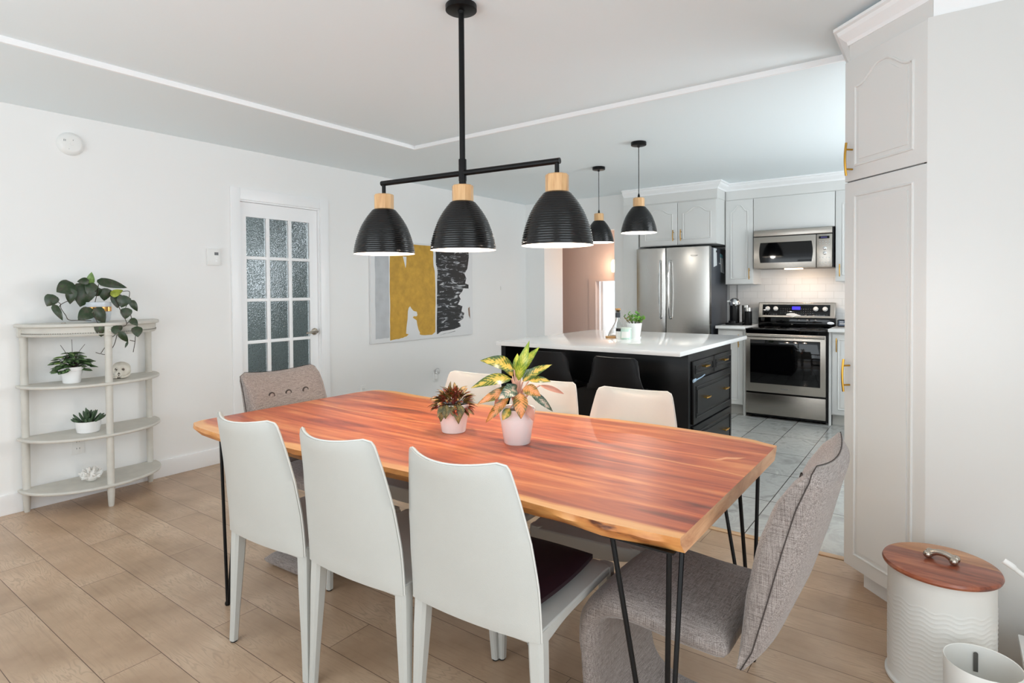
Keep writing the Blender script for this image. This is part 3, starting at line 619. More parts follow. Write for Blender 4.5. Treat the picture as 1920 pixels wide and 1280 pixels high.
# trailing plant: positions on the shelf given as (y, z)
def AX(u, v, x=XL+.2):   # image-space sketch grid of the plant turned into shelf metres
    k = 1+.22*(x-(XL+.225)); return Vector((x, 1.083+u*.000387-.34*(x-XL-.225)*.9, 1.475-v*.000474))
PVT = thing('trailing_plant', 'trailing dark heart-leaved plant in a gold-banded pale pot on the shelf top', 'plant', (XL+.19, 1.425, 1.128))
pc = (XL+.19, 1.425, 1.128)
obj('pot', Lt([(0, 0), (.055, 0), (.066, .012), (.072, .05), (.073, .1), (.072, .125), (.066, .125), (.066, .11), (0, .108)], pc, 36), POTG, PVT)
obj('gold_band', Lt([(.0725, .066), (.0742, .068), (.0745, .094), (.0728, .096)], pc, 36), GOLDB, PVT)
obj('soil', Lt([(.064, .111), (.03, .116), (0, .118)], pc, 24), SOIL, PVT)
PLX = {}
LV = [(430, 280, 250, 190, 205, 0), (500, 390, 200, 110, 262, 0), (670, 370, 330, 220, 252, 0), (665, 195, 160, 80, 185, 0), (768, 160, 170, 80, 80, 2), (1070, 235, 440, 110, -12, 0), (965, 370, 170, 130, -100, 0), (1130, 345, 190, 90, 20, 1), (1130, 455, 200, 120, -85, 0), (1215, 465, 170, 140, -110, 0), (1370, 525, 180, 75, -58, 0), (1235, 620, 150, 115, -100, 0), (1345, 735, 140, 80, -45, 0), (1382, 860, 140, 110, -85, 0), (1085, 815, 140, 130, -100, 0), (895, 815, 190, 140, -95, 0), (885, 640, 240, 140, -58, 0), (685, 620, 240, 150, 215, 0), (335, 585, 230, 70, -60, 0), (240, 440, 170, 130, -125, 0), (290, 420, 110, 80, 20, 0), (1195, 925, 190, 75, -48, 0), (1230, 1030, 90, 25, -118, 0), (850, 320, 150, 100, 120, 0), (760, 290, 170, 120, 240, 0)]
bm = bm_new(); rnd = random.Random(3)
def pdepth(u, v): return XL+.19+(.13 if v > 560 else .03)+(.05 if u > 1150 and v > 400 else 0)+(.03 if v > 700 else 0)
for (cx, cy, ln, wd, an, k) in LV:
    a = math.radians(an); x = pdepth(cx, cy)+rnd.uniform(-.02, .03)
    b0 = AX(cx-math.cos(a)*ln/2, cy+math.sin(a)*ln/2, x); t0 = AX(cx+math.cos(a)*ln/2, cy-math.sin(a)*ln/2, x+rnd.uniform(-.015, .02))
    leaf(bm, b0, t0, (1, -.35+rnd.uniform(-.3, .3), .35+rnd.uniform(-.2, .3)), wd*.00056, .08, -.22, 'heart', k)
obj('foliage', bm, [LEAFD, LEAFY, LEAFN], PVT, smooth=60)
bm = bm_new()
for path in ([(850, 370), (830, 440), (800, 560), (790, 600), (840, 720), (900, 740)], [(840, 330), (800, 230), (780, 190)], [(560, 440), (460, 450), (370, 490), (330, 540), (290, 500)], [(310, 450), (360, 480), (370, 540), (430, 620), (470, 680), (600, 690), (760, 700)], [(1020, 385), (1100, 430), (1160, 580), (1240, 750), (1160, 800), (1100, 880), (1010, 930), (940, 880)], [(1110, 880), (1060, 1030), (960, 1135), (870, 1125), (810, 1105)], [(880, 1120), (950, 1030)], [(1210, 330), (1320, 335), (1280, 480), (1250, 545)], [(1310, 460), (1280, 480)], [(1250, 745), (1300, 700)], [(1300, 620), (1320, 690), (1390, 800), (1360, 930), (1355, 990), (1325, 1130)], [(1355, 990), (1280, 970)], [(860, 370), (870, 270), (880, 230)]):
    pts = [AX(u, v, pdepth(u, v)) for u, v in path]; tube(bm, spline(pts, 6) if len(pts) > 2 else pts, .0021, 6)
obj('stem', bm, STEM, PVT)
t = thing('metal_ring', 'small grey metal ring lying on the shelf top', 'ring', (XL+.2, 1.245, 1.128))
bm = bm_new(); lathe(bm, [(.009, 0), (.012, .001), (.012, .004), (.009, .005), (.009, 0)], (XL+.2, 1.245, 1.128), 20); obj('band', bm, NICKEL, t)
# peperomia
pc = (XL+.19, 1.283, .763)
t = thing('potted_peperomia', 'bushy dark green plant in a ridged white pot on the second shelf', 'plant', pc)
obj('pot', Lt([(0, 0), (.041, 0), (.045, .004), (.056, .075), (.06, .077), (.062, .1), (.057, .1), (.055, .088), (0, .086)], pc, 36), WCER, t)
obj('soil', Lt([(.055, .089), (0, .094)], pc, 20), SOIL, t)
bm = bm_new(); bs = bm_new(); rnd = random.Random(11); P0 = Vector(pc)+Vector((0, 0, .095))
for k in range(110):
    az = rnd.uniform(0, 2*PI); el = rnd.uniform(-.3, 1.45); r = rnd.uniform(.045, .098)
    d = Vector((math.cos(az)*math.cos(el), math.sin(az)*math.cos(el)*1.15, math.sin(el)*.95)); b0 = P0+d*r
    out = Vector((d.x, d.y, -.35+d.z*.3)).normalized()
    ln = rnd.uniform(.04, .056)
    leaf(bm, b0-out*ln*.4, b0+out*ln*.6, d+Vector((.2, 0, .5)), ln*.85, .1, -.25, 'heart', 1 if k % 21 == 0 else 0, 6)
    tube(bs, [P0+Vector((d.x*.01, d.y*.01, -.005)), P0+d*r*.6+Vector((0, 0, .01)), b0-out*ln*.3], .0014, 5)
obj('foliage', bm, [PEP, LEAFN], t, smooth=60)
for (dy, dz) in ((-.045, .175), (.06, .17)): tube(bs, spline([P0, P0+Vector((0, dy*.6, dz*.5)), P0+Vector((0, dy*1.2, dz*.8))], 4), .0015, 5)
tube(bs, [P0, P0+Vector((0, .005, .1)), P0+Vector((0, .004, .17))], .0014, 5)
obj('stem', bs, STEM, t)
# succulent
pc = (XL+.2, 1.36, .448)
t = thing('potted_succulent', 'spiky finger succulent in a fluted white bowl on the third shelf', 'plant', pc)
obj('pot', Lt([(0, 0), (.05, 0), (.058, .006), (.066, .045), (.067, .072), (.062, .072), (.06, .062), (0, .06)], pc, 72, lambda a, z: .012*math.sin(24*a) if .004 < z < .06 else 0), WCER, t)
obj('soil', Lt([(.06, .063), (0, .066)], pc, 20), SOIL, t)
bm = bm_new(); rnd = random.Random(5); P0 = Vector(pc)+Vector((0, 0, .062))
for k in range(34):
    az = rnd.uniform(0, 2*PI); q = rnd.uniform(.1, 1); r0 = q*.045; ln = .085-.03*q+rnd.uniform(-.01, .012)
    d = Vector((math.cos(az)*q*.8, math.sin(az)*q*.9, 1.0-.45*q)).normalized(); b0 = P0+Vector((math.cos(az)*r0, math.sin(az)*r0, 0))
    tube(bm, [b0, b0+d*ln*.4, b0+d*ln*.75, b0+d*ln*.93+Vector((0, 0, .002)), b0+d*ln+Vector((0, 0, .003))], [.005, .0075, .007, .004, .0008], 7)
obj('foliage', bm, SUCC, t, smooth=60)
# skull
sk = Vector((XL+.2, 1.545, .763))
t = thing('animal_skull', 'small pale animal skull on the second shelf', 'skull', sk)
bm = bm_new(); bmesh.ops.create_icosphere(bm, subdivisions=4, radius=1)
for v in bm.verts:
    c = v.co.normalized(); r = 1.0
    for (dx, dy, dz, dep, wdt) in ((.75, .45, .25, .42, .32), (.75, -.42, .25, .42, .32), (.98, .0, -.2, .25, .18)):
        dd = (c-Vector((dx, dy, dz)).normalized()).length; r -= dep*math.exp(-(dd/wdt)**2)
    r += .22*math.exp(-((c-Vector((.9, 0, -.42)).normalized()).length/.4)**2)+.1*math.exp(-((c-Vector((.3, .85, -.1)).normalized()).length/.3)**2)+.1*math.exp(-((c-Vector((.3, -.85, -.1)).normalized()).length/.3)**2)
    r += .05*noise.noise(c*3)
    v.co = Vector((c.x*.062, c.y*.054, c.z*.05))*r
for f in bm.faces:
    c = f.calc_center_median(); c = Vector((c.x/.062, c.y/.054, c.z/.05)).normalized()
    if min((c-Vector((.75, s_, .25)).normalized()).length for s_ in (.45, -.42)) < .2+.09*noise.noise(c*6) or (c-Vector((.98, 0, -.2)).normalized()).length < .13+.08*noise.noise(c*9): f.material_index = 1  # dark faces paint the shade inside the skull cavities
bm.transform(Matrix.Translation(sk+Vector((0, 0, .052))) @ Matrix.Rotation(-.55, 4, 'Z') @ Matrix.Rotation(.15, 4, 'Y'))
obj('cranium', bm, [BONE, DARKB], t, smooth=80)
bm = bm_new()
for s in (-1, 1):
    pts = [(-.01, s*.045, -.02), (.02, s*.046, -.028), (.05, s*.03, -.036), (.066, s*.012, -.034)]; tube(bm, spline(pts, 4), .007, 8)
    for k in range(6): lathe(bm, [(.0035, 0), (.0025, .008), (0, .011)], (.028+.006*k, s*(.038-.004*k), -.030), 6)
    bmesh.ops.create_cone
bm.transform(Matrix.Translation(sk+Vector((0, 0, .046))) @ Matrix.Rotation(-.55, 4, 'Z'))
obj('jaw', bm, BONE, t, smooth=60)
# coral
cl = Vector((XL+.2, 1.372, .138))
bm = bm_new(); rnd = random.Random(21)
bmesh.ops.create_icosphere(bm, subdivisions=3, radius=.028, matrix=Matrix.Translation(cl+Vector((0, 0, .028))))
for k in range(34):
    d = Vector((rnd.gauss(0, 1), rnd.gauss(0, 1), abs(rnd.gauss(0, .8))+.1)).normalized(); p = cl+Vector((0, 0, .022))
    m1 = p+d*.03; e = m1+(d+Vector((rnd.uniform(-.6, .6), rnd.uniform(-.6, .6), rnd.uniform(-.3, .6)))).normalized()*rnd.uniform(.014, .028)
    e.z = max(e.z, cl.z+.004); tube(bm, [p, m1, e], [.012, .009, .0045], 7)
    e2 = m1+(d+Vector((rnd.uniform(-1, 1), rnd.uniform(-1, 1), rnd.uniform(-.3, .6)))).normalized()*.02; e2.z = max(e2.z, cl.z+.004); tube(bm, [m1, e2], [.008, .004], 7)
bm.transform(TM_(cl) @ Matrix.Scale(1.3, 4) @ TM_(-cl))
single('coral', bm, CORAL, 'white knobbly piece of coral on the bottom shelf', 'coral', smooth=70)
# cord hanging behind shelf
# ------------------------------------------------------------------ dining table
NEAR = [(-2.585, 1.24), (-2.569, 1.2), (-2.50, 1.175), (-2.43, 1.166), (-2.24, 1.158), (-2.05, 1.182), (-1.853, 1.199), (-1.769, 1.202), (-1.55, 1.232), (-1.362, 1.247), (-1.1, 1.252), (-.889, 1.252), (-.669, 1.243), (-.469, 1.262)]
FAR = [(-2.59, 2.06), (-2.575, 2.16), (-2.54, 2.205), (-2.442, 2.222), (-2.3, 2.21), (-2.167, 2.195), (-1.9, 2.2), (-1.7, 2.21), (-1.496, 2.228), (-1.291, 2.262), (-1.05, 2.275), (-.834, 2.276), (-.651, 2.262), (-.562, 2.25), (-.464, 2.208)]
def crv(tab, x): return lerp(tab, x)
t = thing('dining_table', 'live-edge reddish acacia slab dining table on black hairpin legs', 'table', (-1.52, 1.72, 0))
bm = bm_new(); uvl = bm.loops.layers.uv.verify(); nx, ny = 96, 24; ZTB, ZB = .755, .711
def tp(i, j, z):
    x = -2.588+(2.588-.467)*i/nx; v = -1+2*j/ny
    yn, yf = crv(NEAR, x)+.004*noise.noise(Vector((x*9, 1, 0))), crv(FAR, x)+.004*noise.noise(Vector((x*9, 7, 0)))
    if x < -2.53: k = (-2.53-x)/.058; yn += .05*k*k*0; yf -= .0*k
    y = yn+(yf-yn)*(v+1)/2
    if z < ZTB-.001: # under-cut live edge
        e = .03+.012*noise.noise(Vector((x*7, v, 3)))
        y += e*(-1 if v > .999 else 1 if v < -.999 else 0)
        if v > -.999 and v < .999: y = min(max(y, yn+.03), yf-.03)
    xx = x
    if i == nx: xx = x+(.02)*(1-(v+1)/2)*0
    return Vector((xx, y, z)), (x, v)
top = [[None]*(ny+1) for _ in range(nx+1)]; bot = [[None]*(ny+1) for _ in range(nx+1)]; mid = {}
for i in range(nx+1):
    for j in range(ny+1):
        p, u = tp(i, j, ZTB); top[i][j] = (bm.verts.new(p), u)
        p, u = tp(i, j, ZB); bot[i][j] = (bm.verts.new(p), u)
def face(q, mi=0):
    f = bm.faces.new([a for a, _ in q]); f.material_index = mi
    for lp, (_, u) in zip(f.loops, q): lp[uvl].uv = u
for i in range(nx):
    for j in range(ny):
        face((top[i][j], top[i+1][j], top[i+1][j+1], top[i][j+1])); face((bot[i][j], bot[i][j+1], bot[i+1][j+1], bot[i+1][j]))
rings = {}
def rim(seq, mi):
    # three-row side with a gently bulging edge
    mids = []
    for (i, j) in seq:
        a, u = top[i][j]; b, _ = bot[i][j]; dirn = Vector((0, -1 if j == 0 else 1 if j == ny else 0, 0))
        if 0 < j < ny: dirn = Vector((0, 0, 0))
        m1 = a.co.lerp(b.co, .35)+dirn*(.011+.008*noise.noise(Vector((a.co.x*14, j, 5))))
        mids.append((bm.verts.new(m1), u))
    for k in range(len(seq)-1):
        (i, j), (i2, j2) = seq[k], seq[k+1]
        face((top[i][j], mids[k], mids[k+1], top[i2][j2]), mi); face((mids[k], bot[i][j], bot[i2][j2], mids[k+1]), mi)
rim([(i, 0) for i in range(nx+1)], 1); rim([(i, ny) for i in range(nx, -1, -1)], 1); rim([(0, j) for j in range(ny, -1, -1)], 1); rim([(nx, j) for j in range(ny+1)], 2)
bmesh.ops.remove_doubles(bm, verts=bm.verts[:], dist=.0004)
SLABC = wood_mat('acacia_end_grain', [(176, 122, 88), (214, 164, 124), (232, 196, 156)], (60, 5, 22), .4, coat=.1)
obj('tabletop', bm, [SLABT, SLABE, SLABC], t, smooth=40)
MARK = mat('dull_scuff', (216, 158, 122), .7)
bm = bm_new(); prism(bm, [(-.60, 1.90, .7551), (-.575, 1.915, .7551), (-.562, 1.945, .7551), (-.535, 1.955, .7551), (-.515, 1.995, .7551), (-.545, 1.975, .7551), (-.57, 1.965, .7551), (-.583, 1.935, .7551)], (0, 0, .0003)); obj('scuff_mark', bm, MARK, t, smooth=0)
def hairpin(fx, fy, sx, sy):
    bm = bm_new(); r = .0065
    foot = Vector((fx, fy, .008))
    tops = [Vector((fx, fy+sy*.0, .708)), Vector((fx-sx*.13+sx*.0, fy+0, .708)), Vector((fx-sx*.03, fy+sy*.13, .708))]
    tops = [Vector((fx+sx*.015, fy-sy*.01, .708)), Vector((fx-sx*.13, fy-sy*.01, .708)), Vector((fx-sx*.01, fy+sy*.15, .708))]
    for k, tp_ in enumerate(tops):
        f2 = foot+Vector(((tp_.x-fx), (tp_.y-fy), 0)).normalized()*.008 if k else foot+Vector((0, 0, 0))
        tube(bm, [tp_, f2], r, 10)
    lathe(bm, [(0, -.008), (.009, -.007), (.011, 0), (.009, .007), (0, .009)], foot, 14)
    l = obj('leg', bm, BLACKM, t)
    a = fx+sx*.03; b = fx-sx*.15; c = fy-sy*.025; e = fy+sy*.17
    obj('mounting_plate', B(min(a, b), max(a, b), min(c, e), max(c, e), .7065, .711), BLACKM, l)
for fx, fy, sx, sy in ((-2.406, 1.25, -1, 1), (-.518, 1.30, 1, 1), (-2.42, 2.13, -1, -1), (-.53, 2.14, 1, -1)): hairpin(fx, fy, sx, sy)
# ------------------------------------------------------------------ white leather chairs
def white_chair():
    t = thing('leather_dining_chair', '-', 'chair')
    HW = [(0, .214), (.3, .212), (.55, .201), (.78, .182), (.92, .168), (1, .158)]
    def back(u, v, off):
        z = .425+(.889-.425)*v; s = 2*u-1; hw = lerp(HW, v)
        y = -.226-.070*v**1.6-.055*(1-s*s)*(.3+.7*v)
        z -= .014*(1-s*s)*max(0, (v-.8)/.2)
        z -= .035*(1-s*s)*0
        if v > .96: z -= (max(0, abs(s)-.88)/.12)**2*.010
        if v < .02: z += .0
        edge = min(1, (1-abs(s))/.08, (1-v)/.03+.2, v/.02+.4)
        return Vector((s*hw, y+off*(.45+.55*max(0, edge)), z))
    bm = bm_new(); slab(bm, lambda u, v: back(u, v, -.011), lambda u, v: back(u, v, .016), 16, 22)
    bk = obj('backrest', bm, LEATHER, t, smooth=60)
    bm = bm_new()
    rim_ = [back(0, v/20, .003) for v in range(0, 21)]+[back(u/16, 1, .003) for u in range(1, 17)]+[back(1, v/20, .003) for v in range(19, -1, -1)]
    tube(bm, [p+Vector((0, 0, .001)) for p in rim_], .0028, 6); obj('piping', bm, SEAM, bk)
    def seat(u, v, top_):
        x = (2*u-1)*(.214-.0*v); y = -.222+.452*v
        z = .458+.006*math.sin(PI*u)*math.sin(PI*v)-.014*max(0, (v-.85)/.15)**2
        e = 1 if 0 < u < 1 else 0
        if not top_: z = .458-.030-.045*math.exp(-((v-1)/.25)**2)*math.sin(PI*u)**.5-(.02)*math.exp(-((v)/.2)**2)
        else: z -= .006*(1-e)
        return Vector((x, y, z))
    bm = bm_new(); slab(bm, lambda u, v: seat(u, v, 1), lambda u, v: seat(u, v, 0), 14, 14)
    obj('seat', bm, LEATHER, t, smooth=50, bev=.004)
    for sx in (-1, 1):
        for sy in (-1, 1):
            bm = bm_new()
            x0_, y0_ = sx*.192, sy*.206; x1_, y1_ = sx*(.214), sy*.222
            def q(f): return (x0_+(x1_-x0_)*f, y0_+(y1_-y0_)*f, .4495*(1-f)+.006*f)
            ws = [.023, .0215, .018, .0145, .013]
            rr = []
            for k in range(5):
                c = q(k/4); h = ws[k]; rr.append([bm.verts.new((c[0]+a*h, c[1]+b*h, c[2])) for a, b in ((-1, -.6), (-.6, -1), (.6, -1), (1, -.6), (1, .6), (.6, 1), (-.6, 1), (-1, .6))])
            for a, b in zip(rr, rr[1:]):
                for k in range(8): bm.faces.new((a[k], a[(k+1) % 8], b[(k+1) % 8], b[k]))
            bm.faces.new(rr[0]); bm.faces.new(rr[-1][::-1])
            lg = obj('leg', bm, LEATHER, t, smooth=25)
            bm = bm_new(); lathe(bm, [(0, 0), (.0115, 0), (.0115, .007), (0, .007)], (x1_, y1_, 0), 12); obj('foot_cap', bm, RUBB, lg)
    return t
c0 = white_chair()
GN, GF = 'white leather chairs on the near side of the table', 'white leather chairs on the far side of the table'
c0.location = (-1.935, 1.365, 0); c0.rotation_euler = (0, 0, math.radians(3)); c0['group'] = GN
c0['label'] = 'white leather dining chair on the near side, nearest the left end of the table'
dup(c0, (-1.478, 1.39, 0), math.radians(2), 'white leather dining chair on the near side, middle of its row of three', GN)
dup(c0, (-1.03, 1.425, 0), math.radians(3), 'white leather dining chair on the near side with a dark aubergine cushion on its seat', GN)
dup(c0, (-1.915, 2.0, 0), PI+math.radians(2), 'white leather dining chair on the far side, partly hidden behind the small bronze plant', GF)
dup(c0, (-1.488, 2.0, 0), PI+math.radians(1), 'white leather dining chair on the far side, behind the tall variegated plant', GF)
dup(c0, (-1.022, 2.0, 0), PI+math.radians(5), 'white leather dining chair on the far side, nearest the right end and kitchen island', GF)
# cushion
bm = bm_new()
def cush(u, v, s):
    a, b = 2*u-1, 2*v-1; r = .87
    x, y = a*.17*math.sqrt(1-.10*b*b), b*.17*math.sqrt(1-.10*a*a)
    e = (max(0, 1-a**6)*max(0, 1-b**6))**.5
    return Vector((x, y, .0205+s*(.006+.0145*e)))
slab(bm, lambda u, v: cush(u, v, 1), lambda u, v: cush(u, v, -1), 16, 16)
single('seat_cushion', bm, PURP, 'dark aubergine square cushion on the seat of the nearest white chair', 'cushion', M=Matrix.Translation((-1.02, 1.425, .4655)) @ Matrix.Rotation(.05, 4, 'Z'), smooth=60)
# ------------------------------------------------------------------ upholstered cantilever chairs (face +X locally)
SEAMD = mat('dark_seam_and_crease', (58, 50, 46), .8)
def grey_chair():
    t = thing('upholstered_cantilever_chair', '-', 'chair')
    W = .215
    # side profile of the seat ribbon (x forward, z) : rear of seat -> front curve -> down -> base -> back along floor
    mid = spline([(-.205, 0, .430), (-.08, 0, .432), (.05, 0, .440), (.125, 0, .430), (.178, 0, .385), (.188, 0, .30), (.18, 0, .18), (.162, 0, .10), (.12, 0, .055), (.05, 0, .034), (-.08, 0, .031), (-.225, 0, .030)], 6)
    n = len(mid)-1
    th = [.038]*19+[.034]*12+[.026]*12+[.027]*12+[.027]*40
    def rib(u, v, s):
        i = min(n, int(round(u*n))); a = mid[max(i-1, 0)]; b = mid[min(i+1, n)]; tn = (b-a).normalized(); nr = Vector((tn.z, 0, -tn.x))*-1
        k = 2*v-1; e = (1-abs(k)**8)**.5; endf = min(1, i/2+.35, (n-i)/2+.35)
        h = th[i]*(.35+.65*e)*endf
        p = mid[i]+nr*(s*h); p.y = k*W*(1-.03*(i/n)); 
        if s > 0 and i < n*.4: p.z += .008*(1-k*k)
        return p
    bm = bm_new(); slab(bm, lambda u, v: rib(u, v, 1), lambda u, v: rib(u, v, -1), n, 18)
    st = obj('seat', bm, FABRIC, t, smooth=70)
    # backrest: convex-rear, concave-front wrap; v height
    FX = [(0, -.222), (.35, -.237), (.6, -.262), (.8, -.300), (.93, -.345), (1, -.375)]
    BX = [(0, -.250), (.10, -.290), (.35, -.340), (.6, -.376), (.8, -.398), (.93, -.412), (1, -.402)]
    def bk(u, v, s):
        k = 2*u-1; w_ = .218+.004*math.sin(PI*v); z = .405+(.915-.405)*v
        dip = .020*(1-k*k)*max(0, (v-.7)/.3)
        cor = .02*max(0, (abs(k)-.85)/.15)**2*max(0, (v-.9)/.1)
        edge = (1-abs(k)**7)**.5
        xf, xb = lerp(FX, v), lerp(BX, v); wrap = -.028*(1-k*k)*(.4+.6*v); xf += wrap; xb += wrap*.8
        c = (xf+xb)/2; h = (xf-xb)/2*(.55+.45*edge); h *= min(1, (1-v)*9+.35)
        return Vector((c+s*h, k*w_, z-dip-cor))
    bm = bm_new(); slab(bm, lambda u, v: bk(u, v, 1), lambda u, v: bk(u, v, -1), 20, 26)
    b = obj('backrest', bm, FABRIC, t, smooth=70)
    bm = bm_new()
    sm = [bk(0, v/20, -.35)+Vector((0, -.002, 0)) for v in range(0, 21)]+[bk(u/16, 1, -.35)+Vector((0, 0, .002)) for u in range(1, 17)]+[bk(1, v/20, -.35)+Vector((0, .002, 0)) for v in range(19, -1, -1)]
    tube(bm, sm, .0013, 6); obj('seam', bm, SEAMD, b)
    for row, v in enumerate((.76, .50)):
        for k in (-.5, 0, .5):
            p = bk(.5+k/2*.9, v, .97); bm = bm_new(); lathe(bm, [(0, -.004), (.013, -.003), (.014, .002), (.009, .005), (0, .006)], seg=16)
            lathe(bm, [(.0125, .0), (.0185, -.001), (.0185, .0016), (.0125, .003)], seg=16, mi=1); obj('tuft_button', bm, [FABRIC, SEAMD], b, M=Matrix.Translation(p) @ Matrix.Rotation(PI/2, 4, 'Y'))  # dark ring paints the shade in the crease round the button
    # opening line of inner base panel
    bm = B(-.215, -.17, -.17, .17, .0, .012); obj('foot_pad', bm, RUBB, t)
    return t
g0 = grey_chair()
g0.location = (-.62, 1.645, 0); g0.rotation_euler = (0, 0, PI)
g0['label'] = 'taupe woven fabric cantilever chair at the right end of the table, seen from behind'
g0['group'] = 'fabric chairs at the table ends'
dup(g0, (-2.395, 1.755, 0), math.radians(2), 'taupe woven fabric cantilever chair with tufted buttons at the left end of the table', 'fabric chairs at the table ends')
# ------------------------------------------------------------------ table plants
def spad(px, py, cx, cy, s): return (px-cx)*s, (cy-py)*s
p1 = Vector((-1.245, 1.722, .755))
t = thing('variegated_plant', 'tall green and gold variegated plant in a white pot on the table', 'plant', p1)
potp = [(0, 0), (.0455, 0), (.048, .003), (.0625, .094), (.0635, .0945), (.0672, .128), (.0655, .1285), (.0625, .126), (.061, .112), (0, .11)]
obj('pot', Lt(potp, p1, 48), WCER, t)
obj('soil', Lt([(.061, .113), (0, .117)], p1, 24), SOIL, t)
VR = Vector((rt.x, rt.y, 0)); VF = Vector((fw.x, fw.y, 0)).normalized()
S1 = .00037
def V1(px, py, dep=0): return p1+VR*((px-1000)*S1)+Vector((0, 0, (1110-py)*S1-.0))-VF*dep
AG = [((1015, 500), (1125, 100), 110, 1, .0, .03), ((1045, 430), (1225, 170), 95, 1, -.03, .0), ((1060, 500), (1340, 330), 100, 0, .02, .04), ((975, 400), (645, 290), 160, 0, -.02, .03), ((950, 470), (565, 530), 125, 0, .03, .09), ((960, 540), (620, 690), 95, 2, .05, .08), ((930, 620), (700, 870), 90, 2, .06, .07), ((990, 560), (820, 630), 140, 3, .04, .11), ((1030, 600), (1035, 825), 150, 2, .05, .09), ((930, 610), (660, 700), 80, 1, .0, .03), ((1060, 560), (1225, 620), 130, 2, .04, .07), ((1120, 510), (1340, 520), 75, 0, -.02, -.02), ((1230, 560), (1475, 655), 55, 4, -.03, -.04), ((1120, 600), (1350, 795), 85, 3, .0, .02), ((1090, 700), (1160, 860), 80, 4, .06, .075), ((930, 740), (860, 845), 90, 0, .06, .075), ((900, 620), (780, 720), 120, 4, .0, .05), ((1000, 450), (1010, 250), 90, 1, -.05, -.06), ((960, 480), (840, 330), 100, 0, -.05, -.1), ((1060, 520), (1180, 420), 90, 3, -.04, -.09), ((980, 600), (900, 500), 110, 3, .04, .07)]
bm = bm_new(); bs = bm_new(); crown = V1(1005, 690)
for k, (b0, t0, wd, mi, d0, d1) in enumerate(AG):
    a, b = V1(*b0, d0), V1(*t0, d1); fl = Vector((0, 0, .5))-VF*.8
    if t0[1] > b0[1]+60: fl = -VF+Vector((0, 0, .35))
    leaf(bm, a, b, fl, wd*S1*.95, .16, .28, 'lance', mi, 10)
    tube(bs, spline([V1(1005+(k % 5-2)*12, 800), V1((1005+b0[0])/2, (700+b0[1])/2, d0*.4), a], 4), [.0045]*5+[.003]*4, 6)
obj('foliage', bm, [AG1, AG2, AG3, AG4, mat('pink_leaf', (206, 150, 130), .4)], t, smooth=60)
obj('stem', bs, STEMP, t)
p2 = Vector((-1.548, 1.715, .755))
t = thing('bronze_plant', 'small bushy bronze and rust leaved plant in a white pot on the table', 'plant', p2)
potq = [(r*.97, z*.80) for r, z in potp]
obj('pot', Lt([(0, 0), (.044, 0), (.047, .003), (.059, .08), (.0605, .0805), (.063, .113), (.0612, .1135), (.0585, .11), (.057, .1), (0, .098)], p2, 48), WCER, t)
obj('soil', Lt([(.057, .1), (0, .104)], p2, 24), SOIL, t)
bm = bm_new(); bs = bm_new(); rnd = random.Random(8); P0 = p2+Vector((0, 0, .105))
for k in range(190):
    az = rnd.uniform(0, 2*PI); el = rnd.uniform(-.35, 1.45); r = rnd.uniform(.045, .075)
    d = Vector((math.cos(az)*math.cos(el)*1.1, math.sin(az)*math.cos(el)*1.1, math.sin(el)*.85)); b0 = P0+d*r*.75
    out = (Vector((d.x, d.y, d.z*.9-.25))+Vector((rnd.uniform(-.3, .3), rnd.uniform(-.3, .3), rnd.uniform(-.2, .3)))).normalized()
    ln = rnd.uniform(.032, .052)
    leaf(bm, b0, b0+out*ln, d+Vector((rnd.uniform(-.3, .3), rnd.uniform(-.3, .3), .6)), ln*.36, .1, .35, 'lance', 1 if rnd.random() < .35 else 0, 6)
for dx, ln in ((-.035, .075), (-.02, .062), (.022, .085), (.03, .06), (.005, .05)):
    b0 = P0+VR*dx-VF*.058+Vector((0, 0, .012)); leaf(bm, b0, b0+Vector((0, 0, -ln*.85))-VF*.014+VR*dx*.2, -VF+Vector((0, 0, .25)), .034, .08, .25, 'ovate', 2, 8)
for k in range(14):
    az = rnd.uniform(0, 2*PI); d = Vector((math.cos(az)*.04, math.sin(az)*.04, .06)); tube(bs, [P0, P0+d*.6, P0+d], .002, 5)
obj('foliage', bm, [RB1, RB2, leaf_mat('striped_olive_leaf', [(.3, (166, 140, 84)), (.5, (110, 104, 54)), (.7, (70, 72, 34))], .4, 60, .12)], t, smooth=60); obj('stem', bs, mat('red_stem', (150, 70, 66), .5), t)
# ------------------------------------------------------------------ three-shade chandelier
def shade_bms(c, R, H, zr, nrib=17):
    """c centre (x,y); zr rim height; returns outer, liner"""
    prof = []; n = 88
    shp = [(0, R), (.19, R*.957), (.365, R*.888), (.6, R*.76), (.75, R*.635), (.835, R*.55), (.93, R*.44), (1, R*.36)]
    for k in range(n+1):
        f = k/n; r = lerp(shp, f)
        # smooth the table with small averaging
        r = (lerp(shp, max(0, f-.05))+r+lerp(shp, min(1, f+.05)))/3
        if f > .97: r *= 1-.12*(f-.97)/.03
        r += (.0014 if (k % 4) in (1, 2) else 0)*(1 if .04 < f < .93 else 0)
        prof.append((r, zr+H*f))
    o = bm_new(); lathe(o, prof+[(R*.1, zr+H)], (c[0], c[1], 0), 64, lambda a, z: .0035*math.sin(44*a+z*300) if z > zr+.01 else 0)
    i = bm_new(); lathe(i, [(R*.999, zr-.0004), (R-.004, zr+.0015)]+[(max(.01, lerp(shp, f)-.0055), zr+H*f) for f in (.12, .3, .5, .7, .85, .95)]+[(R*.3, zr+H-.004), (0, zr+H-.004)], (c[0], c[1], 0), 64)
    return o, i
SHB = mat('hammered_black_metal', (9, 9, 10), .24, 0, .5, bump=.35, bscale=70)
